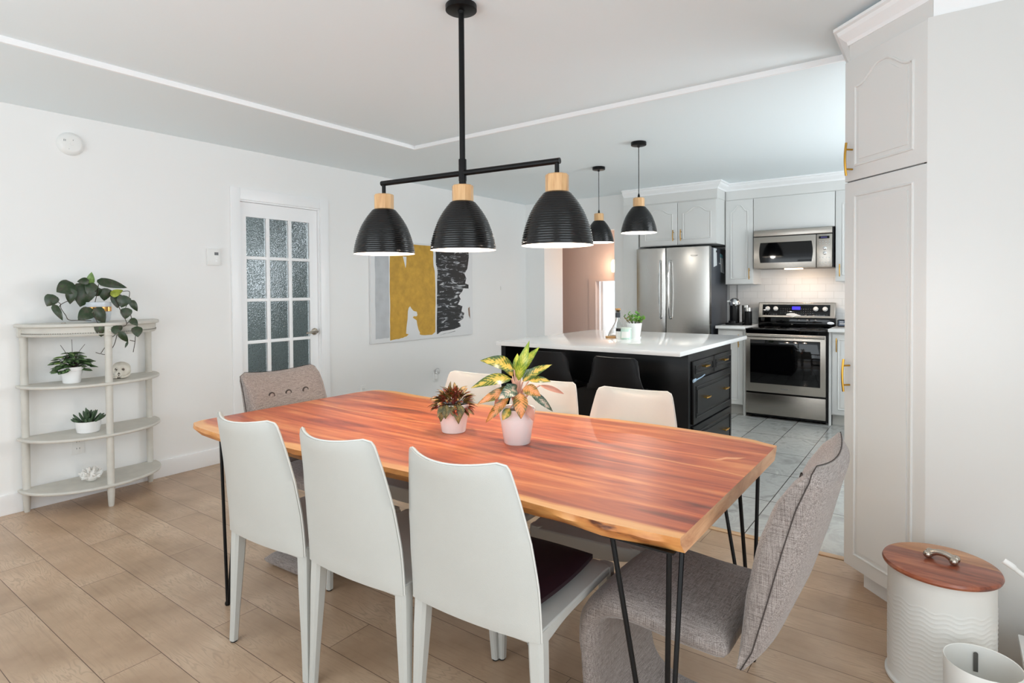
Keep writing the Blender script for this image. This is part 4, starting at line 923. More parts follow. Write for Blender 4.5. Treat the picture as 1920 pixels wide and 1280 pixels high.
def shade(parent, c, R, H, zr, warm, neck=True):
    o, i = shade_bms(c, R, H, zr)
    s = obj('lamp_shade', o, SHB, parent, smooth=50)
    obj('shade_liner', i, LINER, s, 'white inner face of the shade')
    bm = bm_new(); lathe(bm, [(0, zr+.02), (.016, zr+.023), (.028, zr+.04), (.03, zr+.055), (.024, zr+.075), (.014, zr+.1), (.013, zr+.13), (0, zr+.13)], (c[0], c[1], 0), 24)
    obj('bulb', bm, BULB if warm else BULBW, s)
    point('lamp_light', (c[0], c[1], zr+.012), 5.5 if warm else 4, (1, .86, .74) if warm else (1, .95, .88), .03)
    bm = bm_new(); r = R*.325
    lathe(bm, [(0, zr+H-.001), (r, zr+H-.001), (r, zr+H+R*.46), (r*.93, zr+H+R*.49), (0, zr+H+R*.49)], (c[0], c[1], 0), 10); 
    obj('wood_neck', bm, OAKW, parent, 'turned light oak neck', smooth=20)
    return zr+H+R*.49
RC = Vector((-1.574, 1.811)); ca, sa = math.cos(.105), math.sin(.105); HB = .425
t = thing('chandelier', 'black three-shade linear chandelier with oak necks over the dining table', 'pendant lamp', (RC.x, RC.y, ZT))
obj('canopy', Lt([(0, ZT), (.062, ZT), (.063, ZT-.002), (.063, ZT-.022), (.06, ZT-.024), (.014, ZT-.024), (.012, ZT-.034), (0, ZT-.034)], (RC.x, RC.y, 0), 40), BLACKM, t)
bm = bm_new(); lathe(bm, [(0, 1.76), (.0115, 1.76), (.0115, ZT-.02), (0, ZT-.02)], (RC.x, RC.y, 0), 18); lathe(bm, [(0, 1.755), (.016, 1.755), (.016, 1.84), (.0155, 1.842), (0, 1.842)], (RC.x, RC.y, 0), 18)
obj('rod', bm, BLACKM, t)
bm = bm_new(); ends = [RC+Vector((ca, sa))*k*(HB+.012) for k in (-1, 1)]
tube(bm, [(ends[0].x, ends[0].y, 1.786), (ends[1].x, ends[1].y, 1.786)], .0115, 16); obj('crossbar', bm, BLACKM, t)
for k in (-1, 0, 1):
    c = RC+Vector((ca, sa))*k*HB
    zt_ = shade(t, c, .1335, .197, 1.474, True)
    bm = bm_new(); lathe(bm, [(0, zt_-.003), (.0085 if k else .015, zt_-.003), (.0085 if k else .015, 1.785), (0, 1.785)], (c.x, c.y, 0), 14); obj('drop_stem', bm, BLACKM, t)
for (x, y, lab) in ((-1.88, 4.215, 'black single pendant lamp over the island, nearer the stove'), (-2.555, 4.845, 'black single pendant lamp over the island, beside the hall opening')):
    t = thing('pendant_lamp', lab, 'pendant lamp', (x, y, ZC), 'pendants over the kitchen island')
    obj('canopy', Lt([(0, ZC), (.056, ZC), (.058, ZC-.003), (.058, ZC-.024), (.055, ZC-.026), (.01, ZC-.026), (.008, ZC-.04), (0, ZC-.04)], (x, y, 0), 36), BLACKM, t)
    zt_ = shade(t, (x, y), .136, .20, 1.742, False)
    bm = bm_new(); tube(bm, [(x, y, ZC-.03), (x, y, zt_+.03)], .0028, 8); obj('cord', bm, BLACKM, t)
    obj('cord_grip', Lt([(0, zt_-.003), (.010, zt_-.003), (.008, zt_+.02), (.004, zt_+.035), (0, zt_+.035)], (x, y, 0), 16), BLACKM, t)
# ------------------------------------------------------------------ cabinet fronts
def handle_bm(L_, horiz=False, out=.03):
    bm = bm_new(); n = 12
    pts = [Vector((0, -out-.006*math.sin(PI*k/n), -L_/2+L_*k/n)) for k in range(n+1)]
    tube(bm, pts, .0048, 8)
    for z in (-L_*.3, L_*.3): tube(bm, [(0, 0, z), (0, -out-.003, z)], .004, 8)
    if horiz: bm.transform(Matrix.Rotation(PI/2, 4, 'Y'))
    return bm
def front(parent, name, M, w_, h_, arch=0, mat_=CAB, handle=None, stile=.062, th=.02, hmat=BRASS, hl=.13, panel=True, hlab=None):
    """door in local XZ plane, face toward -Y, origin at lower left corner of its face"""
    bm = bm_new(); box(bm, 0, w_, 0, th, 0, h_, bev=.003)
    if panel:
        a, b, c, e = stile, w_-stile, stile, h_-stile
        if arch:
            pts = [(a, c), (b, c), (b, e-arch)]; n = 28; aw = b-a
            for k in range(n+1):
                f = k/n; x = b-aw*f
                # cathedral ogee
                g = max(0, min(1, (min(f, 1-f)-.06)/.40)); y = e-arch+arch*(.5-.5*math.cos(PI*g))
                pts.append((x, y))
            pts.append((a, e-arch))
        else: pts = [(a, c), (b, c), (b, e), (a, e)]
        ring = [Vector((x, -.0005, z)) for x, z in pts]+[Vector((pts[0][0], -.0005, pts[0][1]))]
        dense = []
        for p, q in zip(ring, ring[1:]):
            m = max(1, int((q-p).length/.03)); dense += [p.lerp(q, k/m) for k in range(m)]
        dense.append(ring[-1]); tube(bm, dense, .0055, 8)
        cx, cz = sum(p[0] for p in pts)/len(pts), (c+e)/2
        sx_ = (w_-2*stile-.044)/(w_-2*stile); sz_ = (h_-2*stile-.044)/(h_-2*stile)
        fld = [((x-w_/2)*sx_+w_/2, -.0035, (z-cz)*sz_+cz) for x, z in pts]
        inner = bm_new(); prism(inner, fld, (0, .006, 0)); bmesh.ops.recalc_face_normals(inner, faces=inner.faces[:])
        me = bpy.data.meshes.new('q'); inner.to_mesh(me); inner.free(); bm.from_mesh(me); bpy.data.meshes.remove(me)
    o = obj(name, bm, mat_, parent, M=M, smooth=30)
    if handle:
        hx, hz, hor = handle
        obj('handle', handle_bm(hl, hor), hmat, o, hlab, M=M @ Matrix.Translation((hx, 0, hz)))
    return o
TM = Matrix.Translation
# ------------------------------------------------------------------ corner pantry
PA, PB_ = Vector((-.344, 2.926, 0)), Vector((-.047, 2.629, 0))
MP = TM(PA) @ Matrix.Rotation(-PI/4, 4, 'Z'); PWD = .42
t = thing('pantry_cabinet', 'tall white angled pantry cabinet with arched upper door at the right', 'cabinet', (-.1, 2.9, 0))
nrm = Vector((-1, -1, 0)).normalized(); bk_ = -nrm*.021
a, b = PA+bk_, PB_+bk_
poly = [(a.x, a.y), (b.x, b.y), (b.x+.02, 2.62+.035), (.30, 2.655), (.30, 3.35), (a.x, 3.35)]
bm = Pr([(x, y, .1) for x, y in poly], (0, 0, ZC-.1)); obj('carcass', bm, CAB, t)
k_ = -nrm*.055; a, b = PA+bk_+k_, PB_+bk_+k_
obj('toe_kick', Pr([(a.x+.02, a.y-.02, 0), (b.x, b.y, 0), (b.x+.3, b.y, 0), (.3, 3.3, 0), (a.x+.02, 3.3, 0)], (0, 0, .1)), CAB, t)
front(t, 'door', MP @ TM((0, 0, .102)), PWD, 1.661, 0, handle=(.033, .83, False), hl=.14)
front(t, 'door', MP @ TM((0, 0, 1.768)), PWD, .515, .06, handle=(.045, .09, False), hl=.14)
obj('shadow_gap', B(0, PWD, .014, .0205, 1.756, 1.769), GREYM, t, M=MP)
obj('edge_gap', B(-.0555, -.0485, 2.645, 2.66, .1, 2.28), GAP, t)
struct('wall_panel', B(-.047, XR, 2.629, 2.654, 0, 2.289, bev=.002), CAB)
struct('wall_panel_frieze', B(-.03, XR, 2.64, 2.66, 2.289, ZC), TRIM)
def crown(name, path, z, proj=.055, drop=.06, mat_=TRIM, parent=None):
    bm = bm_new(); prof = [(0, 0), (.006, .0), (.01, .012), (.022, .02), (.038, .034), (.044, .046), (.055, .05), (.055, .06), (0, .06)]
    prof = [(p*proj/.055, q*drop/.06) for p, q in prof]; pts = [Vector(p) for p in path]; rings = []
    for i, p in enumerate(pts):
        if i == 0: d1 = d2 = (pts[1]-pts[0]).normalized()
        elif i == len(pts)-1: d1 = d2 = (pts[i]-pts[i-1]).normalized()
        else: d1 = (p-pts[i-1]).normalized(); d2 = (pts[i+1]-p).normalized()
        n1, n2 = Vector((d1.y, -d1.x)), Vector((d2.y, -d2.x)); m = (n1+n2); m = m/(m.dot(n1))
        rings.append([bm.verts.new((p.x+m.x*a_, p.y+m.y*a_, z+b_)) for a_, b_ in prof])
    for a_, b_ in zip(rings, rings[1:]):
        for k in range(len(prof)): bm.faces.new((a_[k], a_[(k+1) % len(prof)], b_[(k+1) % len(prof)], b_[k]))
    bm.faces.new(rings[0]); bm.faces.new(rings[-1][::-1])
    return obj(name, bm, mat_, parent, smooth=20) if parent else struct(name, bm, mat_, smooth=20)
a, b = PA+bk_, PB_+bk_
crown('trim_pantry_crown', [(a.x, 3.34), (a.x, a.y), (b.x, b.y+.01), (.02, 2.64), (XR, 2.64)], ZC-.075, .06, .075)
# ------------------------------------------------------------------ kitchen run
YF = 6.27
t = thing('base_cabinet', 'white base cabinet between the fridge and the stove', 'cabinet', (-1.77, 6.5, 0), 'white base cabinets')
obj('carcass', B(-1.91, -1.625, YF+.02, YK-.012, .1, .892), CAB, t); obj('toe_kick', B(-1.91, -1.64, YF+.07, YK-.02, 0, .1), TOE, t)
obj('filler_strip', B(-1.648, -1.625, YF-.004, YF+.02, 0, .892), CAB, t)
front(t, 'door', TM((-1.905, YF, .11)), .252, .76, 0, handle=(.215, .66, False), stile=.045)
t = thing('base_cabinet', 'white base cabinet right of the stove, partly behind the pantry', 'cabinet', (-.5, 6.5, 0), 'white base cabinets')
obj('carcass', B(-.862, XR-.02, YF+.02, YK-.012, .1, .892), CAB, t); obj('toe_kick', B(-.845, XR-.02, YF+.07, YK-.02, 0, .1), TOE, t)
obj('filler_strip', B(-.866, -.846, YF-.004, YF+.02, 0, .892), CAB, t)
for k in range(4): front(t, 'door', TM((-.838+k*.445, YF, .11)), .44, .76, 0, handle=(.038, .66, False), stile=.05)
single('countertop', B(-1.918, -1.618, 6.215, YK-.011, .893, .922, bev=.003), QUARTZ, 'pale quartz counter slab left of the stove', 'countertop')
single('countertop', B(-.868, XR-.01, 6.215, YK-.011, .893, .922, bev=.003), QUARTZ, 'pale quartz counter slab right of the stove', 'countertop')
YU = 6.52
t = thing('wall_cabinet', 'narrow white arched-door wall cabinet left of the microwave', 'cabinet', (-1.75, 6.7, 1.355), 'white wall cabinets')
obj('carcass', B(-1.9, -1.61, YU, YK-.001, 1.355, 2.27), CAB, t)
front(t, 'door', TM((-1.895, YU-.02, 1.36)), .283, .893, .065, handle=(.25, .105, False), stile=.055, hl=.12)
t = thing('wall_cabinet', 'white wall cabinet right of the microwave, partly behind the pantry', 'cabinet', (-.5, 6.7, 1.37), 'white wall cabinets')
obj('carcass', B(-.845, XR-.02, YU, YK-.001, 1.37, 2.27), CAB, t)
for k in range(4): front(t, 'door', TM((-.842+k*.45, YU-.02, 1.375)), .445, .88, .065, handle=(.038, .105, False), stile=.06, hl=.12)
t = thing('bridge_cabinet', 'plain white panel cabinet above the microwave', 'cabinet', (-1.23, 6.7, 1.91), 'white wall cabinets')
obj('carcass', B(-1.608, -.847, YU, YK-.001, 1.912, 2.27), CAB, t); obj('front_panel', B(-1.605, -.85, YU-.02, YU, 1.914, 2.253, bev=.002), CAB, t)
t = thing('fridge_surround_cabinet', 'white cabinet with two arched doors above the fridge and a tall side panel', 'cabinet', (-2.4, 6.5, 0))
obj('carcass', B(-2.77, -1.905, 6.235, YK-.001, 1.785, 2.27), CAB, t)
obj('side_panel', B(-2.963, -2.785, 6.215, YK-.001, 0, 2.27, bev=.002), CAB, t)
front(t, 'door', TM((-2.755, 6.215, 1.79)), .43, .455, .06, handle=(.39, .1, False), stile=.058, hl=.12)
front(t, 'door', TM((-2.32, 6.215, 1.79)), .413, .455, .06, handle=(.04, .1, False), stile=.058, hl=.12)
bm = bm_new(); box(bm, -2.963, -1.9, 6.225, 6.5, 2.262, ZC-.001); box(bm, -1.9, XR, YU-.004, YK, 2.262, ZC-.001)
struct('trim_kitchen_frieze', bm, CAB)
crown('trim_kitchen_crown', [(-2.963, 6.225), (-1.9, 6.225), (-1.9, YU-.004), (XR, YU-.004)], ZC-.078, .06, .078)
# ---- refrigerator
FX0, FX1, FY, FZ = -2.772, -1.958, 6.15, 1.758
t = thing('refrigerator', 'stainless steel french-door refrigerator with grey sides', 'refrigerator', ((FX0+FX1)/2, 6.5, 0))
obj('body', B(FX0+.004, FX1-.004, FY+.075, 6.8, .03, FZ-.012, bev=.004), FRSIDE, t, 'dark grey side casing')
bm = bm_new(); 
for x in (FX0+.08, FX1-.08):
    for y in (FY+.15, 6.7): lathe(bm, [(0, 0), (.02, 0), (.02, .03), (0, .03)], (x, y, 0), 12)
obj('foot', bm, RUBB, t)
FM = -2.43
for x0_, x1_, s in ((FX0, FM-.003, -1), (FM+.003, FX1, 1)):
    bm = bm_new()
    def dface(u, v, w=(x0_, x1_)):
        x = w[0]+(w[1]-w[0])*u; return Vector((x, FY-.012*math.sin(PI*u)**.7, .70+(FZ-.70)*v))
    slab(bm, dface, lambda u, v, w=(x0_, x1_): Vector((w[0]+(w[1]-w[0])*u, FY+.07, .70+(FZ-.70)*v)), 14, 1)
    dd = obj('door', bm, STEEL, t, smooth=35, bev=.004)
    hx = FM+s*.052
    bm = bm_new(); pts = spline([(hx+s*.004, FY-.008, 1.0), (hx, FY-.04, 1.02), (hx, FY-.058, 1.3), (hx, FY-.04, 1.585), (hx+s*.004, FY-.008, 1.605)], 6)
    tube(bm, pts, .013, 10, flat=.7); obj('handle', bm, CHROME, dd)
bm = B(FX0, FX1, FY-.006, FY+.07, .06, .69, bev=.006); fd = obj('freezer_drawer', bm, STEEL, t)
bm = bm_new(); tube(bm, spline([(FX0+.1, FY, .6), (FX0+.12, FY-.05, .6), (-2.36, FY-.058, .6), (FX1-.12, FY-.05, .6), (FX1-.1, FY, .6)], 6), .012, 10); obj('handle', bm, CHROME, fd)
def textmesh(s, size, depth=.0008):
    c = bpy.data.curves.new('lettering', 'FONT'); c.body = s; c.size = size; c.extrude = depth; c.align_x = 'CENTER'; c.align_y = 'CENTER'
    o = bpy.data.objects.new('lettering', c); COL.objects.link(o); dg = bpy.context.evaluated_depsgraph_get(); me = bpy.data.meshes.new_from_object(o.evaluated_get(dg))
    bpy.data.objects.remove(o); b = bmesh.new(); b.from_mesh(me); return b
RX = Matrix.Rotation(PI/2, 4, 'X')
def swoosh(x, y, z, s):
    bm = bm_new(); tube(bm, [(x+s*math.cos(a)*1.0, y, z+s*.42*math.sin(a)) for a in [PI*1.05+PI*.95*k/12 for k in range(13)]], .0012, 5); return bm
bm = textmesh('Whirlpool', .018); bm.transform(TM((-2.115, FY-.0125, 1.664)) @ RX); obj('emblem', bm, GREYM, t, 'small brand lettering')
obj('emblem_swoosh', swoosh(-2.115, FY-.0122, 1.662, .03), GREYM, t)
# papers held on the fridge side
for (y0_, y1_, z0_, z1_, til, m, lab) in ((6.30, 6.40, 1.54, 1.742, -.05, PAPER, 'white sheet of paper pinned high on the fridge side, near its front'),):
    tt = thing('pinned_paper', lab, 'paper', (FX1, 6.35, 1.56))
    obj('sheet', Pr([(FX1-.0035, y0_, z0_), (FX1-.0035, y1_+.01, z0_+.02), (FX1-.0035, y1_, z1_), (FX1-.0035, y0_-.005, z1_)], (.002, 0, 0)), m, tt, smooth=0)
    obj('magnet', B(FX1-.0015, FX1+.006, 6.38, 6.40, 1.70, 1.72, bev=.002), BPLAS, tt)
tt = thing('pinned_notepad', 'white notepad with a teal top pinned on the fridge side, farther back', 'paper', (FX1, 6.6, 1.5))
obj('sheet', Pr([(FX1-.0035, 6.56, 1.49), (FX1-.0035, 6.67, 1.475), (FX1-.0035, 6.62, 1.64), (FX1-.0035, 6.53, 1.65)], (.004, 0, 0)), PAPER, tt, smooth=0)
obj('header', Pr([(FX1-.0035, 6.53, 1.65), (FX1-.0035, 6.62, 1.64), (FX1-.0035, 6.61, 1.68), (FX1-.0035, 6.53, 1.69)], (.004, 0, 0)), TEALP, tt, smooth=0)
obj('magnet', B(FX1-.0015, FX1+.007, 6.49, 6.51, 1.575, 1.595, bev=.002), CHROME, tt)
# ---- range
RX0, RX1, RY = -1.615, -.87, 6.235
t = thing('kitchen_range', 'stainless steel electric range with black glass cooktop and oven window', 'stove', ((RX0+RX1)/2, 6.5, 0))
obj('body', B(RX0, RX1, RY+.03, YK-.03, .02, .885), BPLAS, t, 'black side casing')
bm = bm_new(); box(bm, RX0, RX1, RY-.012, YK-.06, .886, .905, bev=.004); box(bm, RX0, RX1, RY-.005, RY+.03, .858, .886)
ck = obj('cooktop', bm, BGLASS, t, 'black glass cooktop')
bm = bm_new()
for x, y, r in ((-1.44, 6.38, .1), (-1.06, 6.38, .085), (-1.44, 6.6, .075), (-1.06, 6.6, .1)): lathe(bm, [(r-.002, .9052), (r, .9055), (r+.001, .9052)], (x, y, 0), 40)
obj('burner_ring', bm, mat('burner_line', (58, 58, 60), .3), ck)
od = obj('oven_door', B(RX0+.002, RX1-.016, RY-.012, RY+.03, .268, .855, bev=.005), STEELH, t)
obj('oven_window', B(RX0+.045, RX1-.062, RY-.0145, RY-.008, .355, .795, bev=.002), BGLASS, od)
bm = bm_new(); tube(bm, [(RX0+.01, RY-.045, .835), (RX1-.024, RY-.045, .835)], .0125, 12)
for x in (RX0+.03, RX1-.045): tube(bm, [(x, RY-.01, .835), (x, RY-.045, .835)], .009, 8)
obj('handle', bm, STEELH, od)
bm = textmesh('Whirlpool', .016); bm.transform(TM((-1.25, RY-.0125, .312)) @ RX); obj('emblem', bm, GREYM, od, 'small brand lettering')
obj('storage_drawer', B(RX0+.002, RX1-.016, RY-.012, RY+.03, .045, .252, bev=.004), STEELH, t)
bm = bm_new()
for x in (RX0+.05, RX1-.05):
    for y in (RY+.1, YK-.1): lathe(bm, [(0, 0), (.018, 0), (.018, .025), (0, .025)], (x, y, 0), 12)
obj('foot', bm, RUBB, t)
GY = 6.74
bg = obj('backguard', B(RX0+.0, RX1+.0, GY+.0, YK-.012, .905, 1.0, bev=.003), BGLASS, t)
# control console slightly tilted
bm = bm_new(); prism(bm, [(RX0+.006, GY-.03, .998), (RX0+.006, GY+.0, 1.158), (RX0+.006, GY+.06, 1.158), (RX0+.006, GY+.06, .998)], (RX1-RX0-.008, 0, 0)); cn = obj('control_console', bm, STEELH, t, bev=.005)
tilt = math.atan2(.03, .16)
def cons(x, z): return TM((x, GY-.03+(z-.998)*(.03/.16), z)) @ Matrix.Rotation(-tilt, 4, 'X')
obj('control_panel', B(-.325, .325, -.0025, .002, -.058, .058, bev=.001), BGLASS, cn, M=cons((RX0+RX1)/2, 1.078), label='black glass control panel')
obj('display', B(-.035, .045, -.0035, -.002, -.018, .016), BLUELED, cn, 'lit blue clock display', M=cons(-1.24, 1.10))
bm = bm_new(); rnd = random.Random(2)
for i in range(15):
    for j in range(3):
        x = -.145+i*.022
        if -.05 < x < .05 and j > 0: continue
        box(bm, x-.003, x+.003+rnd.uniform(0, .005), -.0031, -.002, -.034+j*.022, -.031+j*.022)
for x in (-.29, -.265, -.21, -.185, .2, .225, .27, .295): box(bm, x-.006, x+.004, -.0031, -.002, -.048, -.045)
obj('printed_marking', bm, GREYM, cn, M=cons(-1.24, 1.078))
for x in (-1.516, -1.436, -1.05, -.964):
    bm = Lt([(0, 0), (.024, 0), (.024, .004), (.021, .006), (.019, .024), (.017, .027), (0, .027)], seg=28)
    obj('knob', bm, CHROME if False else WPLAS, cn, M=cons(x, 1.092) @ RX)
bm = bm_new(); lathe(bm, [(0, 0), (.034, 0), (.032, .003), (0, .004)], seg=32); bm.transform(Matrix.Scale(.42, 4, (0, 1, 0))); bd = obj('badge', bm, SILV, bg, 'silver oval badge', M=TM((-.915, GY-.0005, .947)) @ RX)
bm = textmesh('Whirlpool', .012, .0004); obj('badge_lettering', bm, GREYM, bd, M=TM((-.915, GY-.005, .947)) @ RX)
# small white flat shape
bm = bm_new()
pr = [(-1.33, 1.028), (-1.322, 1.04), (-1.29, 1.047), (-1.25, 1.046), (-1.225, 1.036), (-1.185, 1.024), (-1.19, 1.018), (-1.225, 1.017), (-1.25, 1.01), (-1.262, 1.002), (-1.268, 1.012), (-1.29, 1.018), (-1.32, 1.02)]
prism(bm, [(x, GY-.037+(z-.998)*.1875, z) for x, z in pr], (0, -.006, 0)); single('white_shape', bm, WCER, 'small white flat shape leaning on the stove console', 'spoon rest', bev=.002)
# ---- microwave
MX0, MX1, MY = -1.588, -.85, 6.435
t = thing('microwave', 'stainless steel over-the-range microwave under the plain white panel', 'microwave', ((MX0+MX1)/2, 6.6, 1.507))
obj('body', B(MX0+.002, MX1-.002, MY+.03, YK-.011, 1.512, 1.905), BPLAS, t, 'black casing')
obj('top_vent', B(MX0, MX1-.012, MY-.004, MY+.03, 1.845, 1.907, bev=.006), STEELH, t)
dd = obj('door', B(MX0, -1.002, MY-.01, MY+.03, 1.512, 1.838, bev=.006), STEELH, t)
def rr_(x0_, x1_, z0_, z1_, bul):
    pts = []
    for k in range(9): f = k/8; pts.append((x1_+bul*math.sin(PI*f), z0_+(z1_-z0_)*f))
    for k in range(9): f = k/8; pts.append((x0_-bul*math.sin(PI*f), z1_-(z1_-z0_)*f))
    return pts
obj('window', Pr([(x, MY-.0125, z) for x, z in rr_(-1.52, -1.042, 1.572, 1.778, .012)], (0, .004, 0)), BGLASS, dd)
cp = obj('control_panel', B(-.998, MX1-.012, MY-.01, MY+.03, 1.512, 1.838, bev=.006), STEELH, t)
obj('display', B(-.978, -.885, MY-.0115, MY-.009, 1.792, 1.817), BGLASS, cp); obj('clock_digits', B(-.96, -.905, MY-.0122, MY-.0112, 1.797, 1.811), DIMLED, cp)
for z in (1.697, 1.65): obj('dial', Lt([(0, 0), (.017, 0), (.017, .008), (.014, .01), (0, .01)], seg=24), CHROME, cp, M=TM((-.925, MY-.009, z)) @ RX)
bm = bm_new()
for z in (1.765, 1.742, 1.607, 1.56):
    for k in range(4): lathe(bm, [(0, 0), (.005, 0), (.004, .0015), (0, .0015)], (0, 0, 0), 8); bmesh.ops.transform(bm, matrix=TM((-.968+k*.027, MY-.0095, z)) @ RX, verts=bm.verts[-25:] if False else [v for v in bm.verts if abs(v.co.y) < .006 and abs(v.co.x) < .006 and abs(v.co.z) < .006])
obj('button', bm, LIGHTM, cp)
bm = textmesh('Panasonic', .011, .0004); obj('brand_lettering', bm, GREYM, cp, M=TM((-.93, MY-.0102, 1.827)) @ RX)
obj('underside_lamp', B(-1.3, -1.14, MY+.04, MY+.12, 1.5, 1.512), mat('hood_lamp_lens', (255, 208, 160), .4, emit=5), t, 'lit warm lamp lens')
area('hood_lamp', (-1.16, MY+.1, 1.496), (0, .25, -1), .14, .06, 1.3, (1, .74, .54))
# ---- small appliances
cm = (-1.80, 6.52, .922)
t = thing('coffee_machine', 'black capsule coffee machine with a domed chrome head on the left counter', 'coffee machine', cm)
obj('base', B(-1.87, -1.69, 6.40, 6.66, .922, .945, bev=.006), BPLAS, t)
bm = bm_new(); lathe(bm, [(0, .945), (.048, .945), (.05, .96), (.05, 1.12), (.047, 1.13), (0, 1.13)], (-1.805, 6.52, 0), 30); obj('brew_column', bm, BPLAS, t)
bm = bm_new(); lathe(bm, [(.052, 1.125), (.056, 1.14), (.055, 1.165), (.045, 1.19), (.025, 1.205), (0, 1.209)], (-1.80, 6.51, 0), 30); obj('head', bm, CHROME, t, 'chrome dome')
obj('drip_tray', Lt([(0, 0), (.045, 0), (.045, .02), (0, .02)], (-1.80, 6.44, .945), 24), BPLAS, t)
bm = bm_new(); lathe(bm, [(0, 0), (.038, 0), (.038, .185), (0, .187)], (-1.70, 6.56, .945), 28); obj('water_tank', bm, STEEL, t)
obj('lever', B(-1.87, -1.845, 6.46, 6.5, 1.165, 1.18, bev=.004), WPLAS, t)
t = thing('milk_frother', 'black cylindrical canister with a steel top beside the coffee machine', 'canister', (-1.648, 6.45, .922))
bm = bm_new(); lathe(bm, [(0, .935), (.037, .935), (.039, .94), (.039, 1.075), (0, 1.075)], (-1.648, 6.45, 0), 28); obj('body', bm, BPLAS, t)
bm = bm_new(); lathe(bm, [(.0395, 1.07), (.0395, 1.1), (.038, 1.108), (0, 1.11)], (-1.648, 6.45, 0), 28); obj('lid', bm, STEEL, t)
obj('power_base', Lt([(0, 0), (.0385, 0), (.0405, .012), (0, .012)], (-1.648, 6.45, .922), 24), BPLAS, t)
t = thing('digital_clock_radio', 'small black digital clock on the counter right of the stove', 'clock', (-.79, 6.7, .922))
obj('housing', B(-.845, -.70, 6.66, 6.74, .922, .99, bev=.005), BPLAS, t); obj('screen', B(-.835, -.71, 6.6585, 6.661, .93, .982), mat('dim_lcd', (70, 84, 104), .3), t)
bm = bm_new(); box(bm, -.825, -.79, 6.6575, 6.659, .965, .972); box(bm, -.825, -.765, 6.6575, 6.659, .945, .955); obj('screen_marking', bm, LIGHTM, t)
t = thing('power_cord', 'thin dark cord hanging down the tiles behind the coffee machine', 'cord', (-1.86, 6.83, 1.1))
obj('cable', Tb([(-1.86, YK-.016, 1.35), (-1.86, YK-.016, 1.0), (-1.86, YK-.05, .93)], .0025, 6), GREYM, t)
# ------------------------------------------------------------------ kitchen island
IX0, IX1, IY0, IY1, IZ = -2.725, -1.294, 3.504, 5.03, .922
single('island_countertop', B(IX0, IX1, IY0, IY1, IZ-.03, IZ, bev=.003), QUARTZ, 'large white quartz top of the kitchen island', 'countertop')
t = thing('kitchen_island', 'black painted kitchen island with drawers and brass handles', 'kitchen island', (-2.0, 4.2, 0))
BX1 = -1.335
obj('carcass', B(-2.66, BX1, 3.76, 4.715, .08, IZ-.03, bev=.002), ISLB, t); obj('toe_kick', B(-2.62, BX1-.05, 3.82, 4.66, 0, .08), GAP, t)
obj('end_panel', B(-2.70, -2.66, 3.535, 4.715, 0, IZ-.03, bev=.002), ISLB, t)
MD = TM((BX1+.018, 3.80, 0)) @ Matrix.Rotation(PI/2, 4, 'Z')   # local x -> +Y, face -Y -> +X
def drawer(x, z, w_, h_, hs):
    o = front(t, 'drawer', MD @ TM((x, 0, z)), w_, h_, 0, ISLB, None, stile=.032 if h_ < .2 else .045, th=.018)
    for hx in hs: obj('handle', handle_bm(.1, True, .026), BRASS, o, M=MD @ TM((x+hx, 0, z+h_/2+.01)))
drawer(.01, .715, .43, .115, [.21]); drawer(.447, .715, .418, .115, [.2])
drawer(.01, .41, .855, .292, [.23, .66]); drawer(.01, .1, .855, .297, [.23, .66])
dd = front(t, 'rear_door', TM((BX1, 4.733, .1)) @ Matrix.Rotation(PI, 4, 'Z'), .6, .73, 0, ISLB, handle=(.035, .66, False), th=.018, stile=.05)
# drawer safety latches seen as small clear plastic
t2 = thing('drawer_latch', 'clear plastic child latch at the left corner of the island drawers', 'latch', (BX1+.02, 3.84, .70))
obj('strap', Tb([(BX1+.02, 3.81, .704), (BX1+.026, 3.86, .708), (BX1+.024, 3.95, .712), (BX1+.022, 4.02, .72)], .0045, 8), mat('cloudy_plastic', (150, 176, 200), .2, coat=.6), t2)
obj('pad', Tb([(BX1+.0195, 3.80, .702), (BX1+.0195, 3.85, .706)], .011, 10, flat=.5), mat('cloudy_plastic_pad', (160, 186, 206), .2, coat=.6), t2)
# island things
pz = IZ
t = thing('island_succulent', 'small bright green jade plant in a tapered white pot on the island', 'plant', (-1.985, 4.35, pz))
pc = (-1.985, 4.35, pz)
obj('pot', Lt([(0, 0), (.044, 0), (.047, .004), (.064, .118), (.06, .118), (.056, .105), (0, .103)], pc, 36), WCER, t); obj('saucer', Lt([(0, 0), (.055, 0), (.058, .01), (.05, .008), (0, .006)], pc, 32), WCER, t)
obj('soil', Lt([(.057, .106), (0, .11)], pc, 20), SOIL, t)
bm = bm_new(); bs = bm_new(); rnd = random.Random(17); P0 = Vector(pc)+Vector((0, 0, .11))
for s in range(12):
    az = rnd.uniform(0, 2*PI); q = rnd.uniform(.2, 1); d = Vector((math.cos(az)*q*.7, math.sin(az)*q*.7, 1.1-.5*q)).normalized(); b0 = P0+Vector((math.cos(az), math.sin(az), 0))*q*.035
    L_ = .095-.035*q+rnd.uniform(-.01, .015); tube(bs, [b0, b0+d*L_], .0025, 6)
    for k in range(8):
        f = .25+.75*k/7; ph_ = az+k*2.4; o_ = Vector((math.cos(ph_), math.sin(ph_), .7)).normalized(); p = b0+d*L_*f
        tube(bm, [p, p+o_*.010, p+o_*.02, p+o_*.026], [.0018, .0046, .0046, .001], 6, mi=1 if (s % 4 == 0 and k < 4) else 0, flat=.4)
obj('foliage', bm, [JADE, leaf_mat('bronze_jade_leaf', [(.3, (120, 96, 50)), (.7, (150, 140, 60))])], t, smooth=60); obj('stem', bs, STEM, t)
cc = (-2.13, 4.36, pz)
t = thing('glass_decanter', 'clear conical glass decanter with a dark collar and cork on the island', 'decanter', cc)
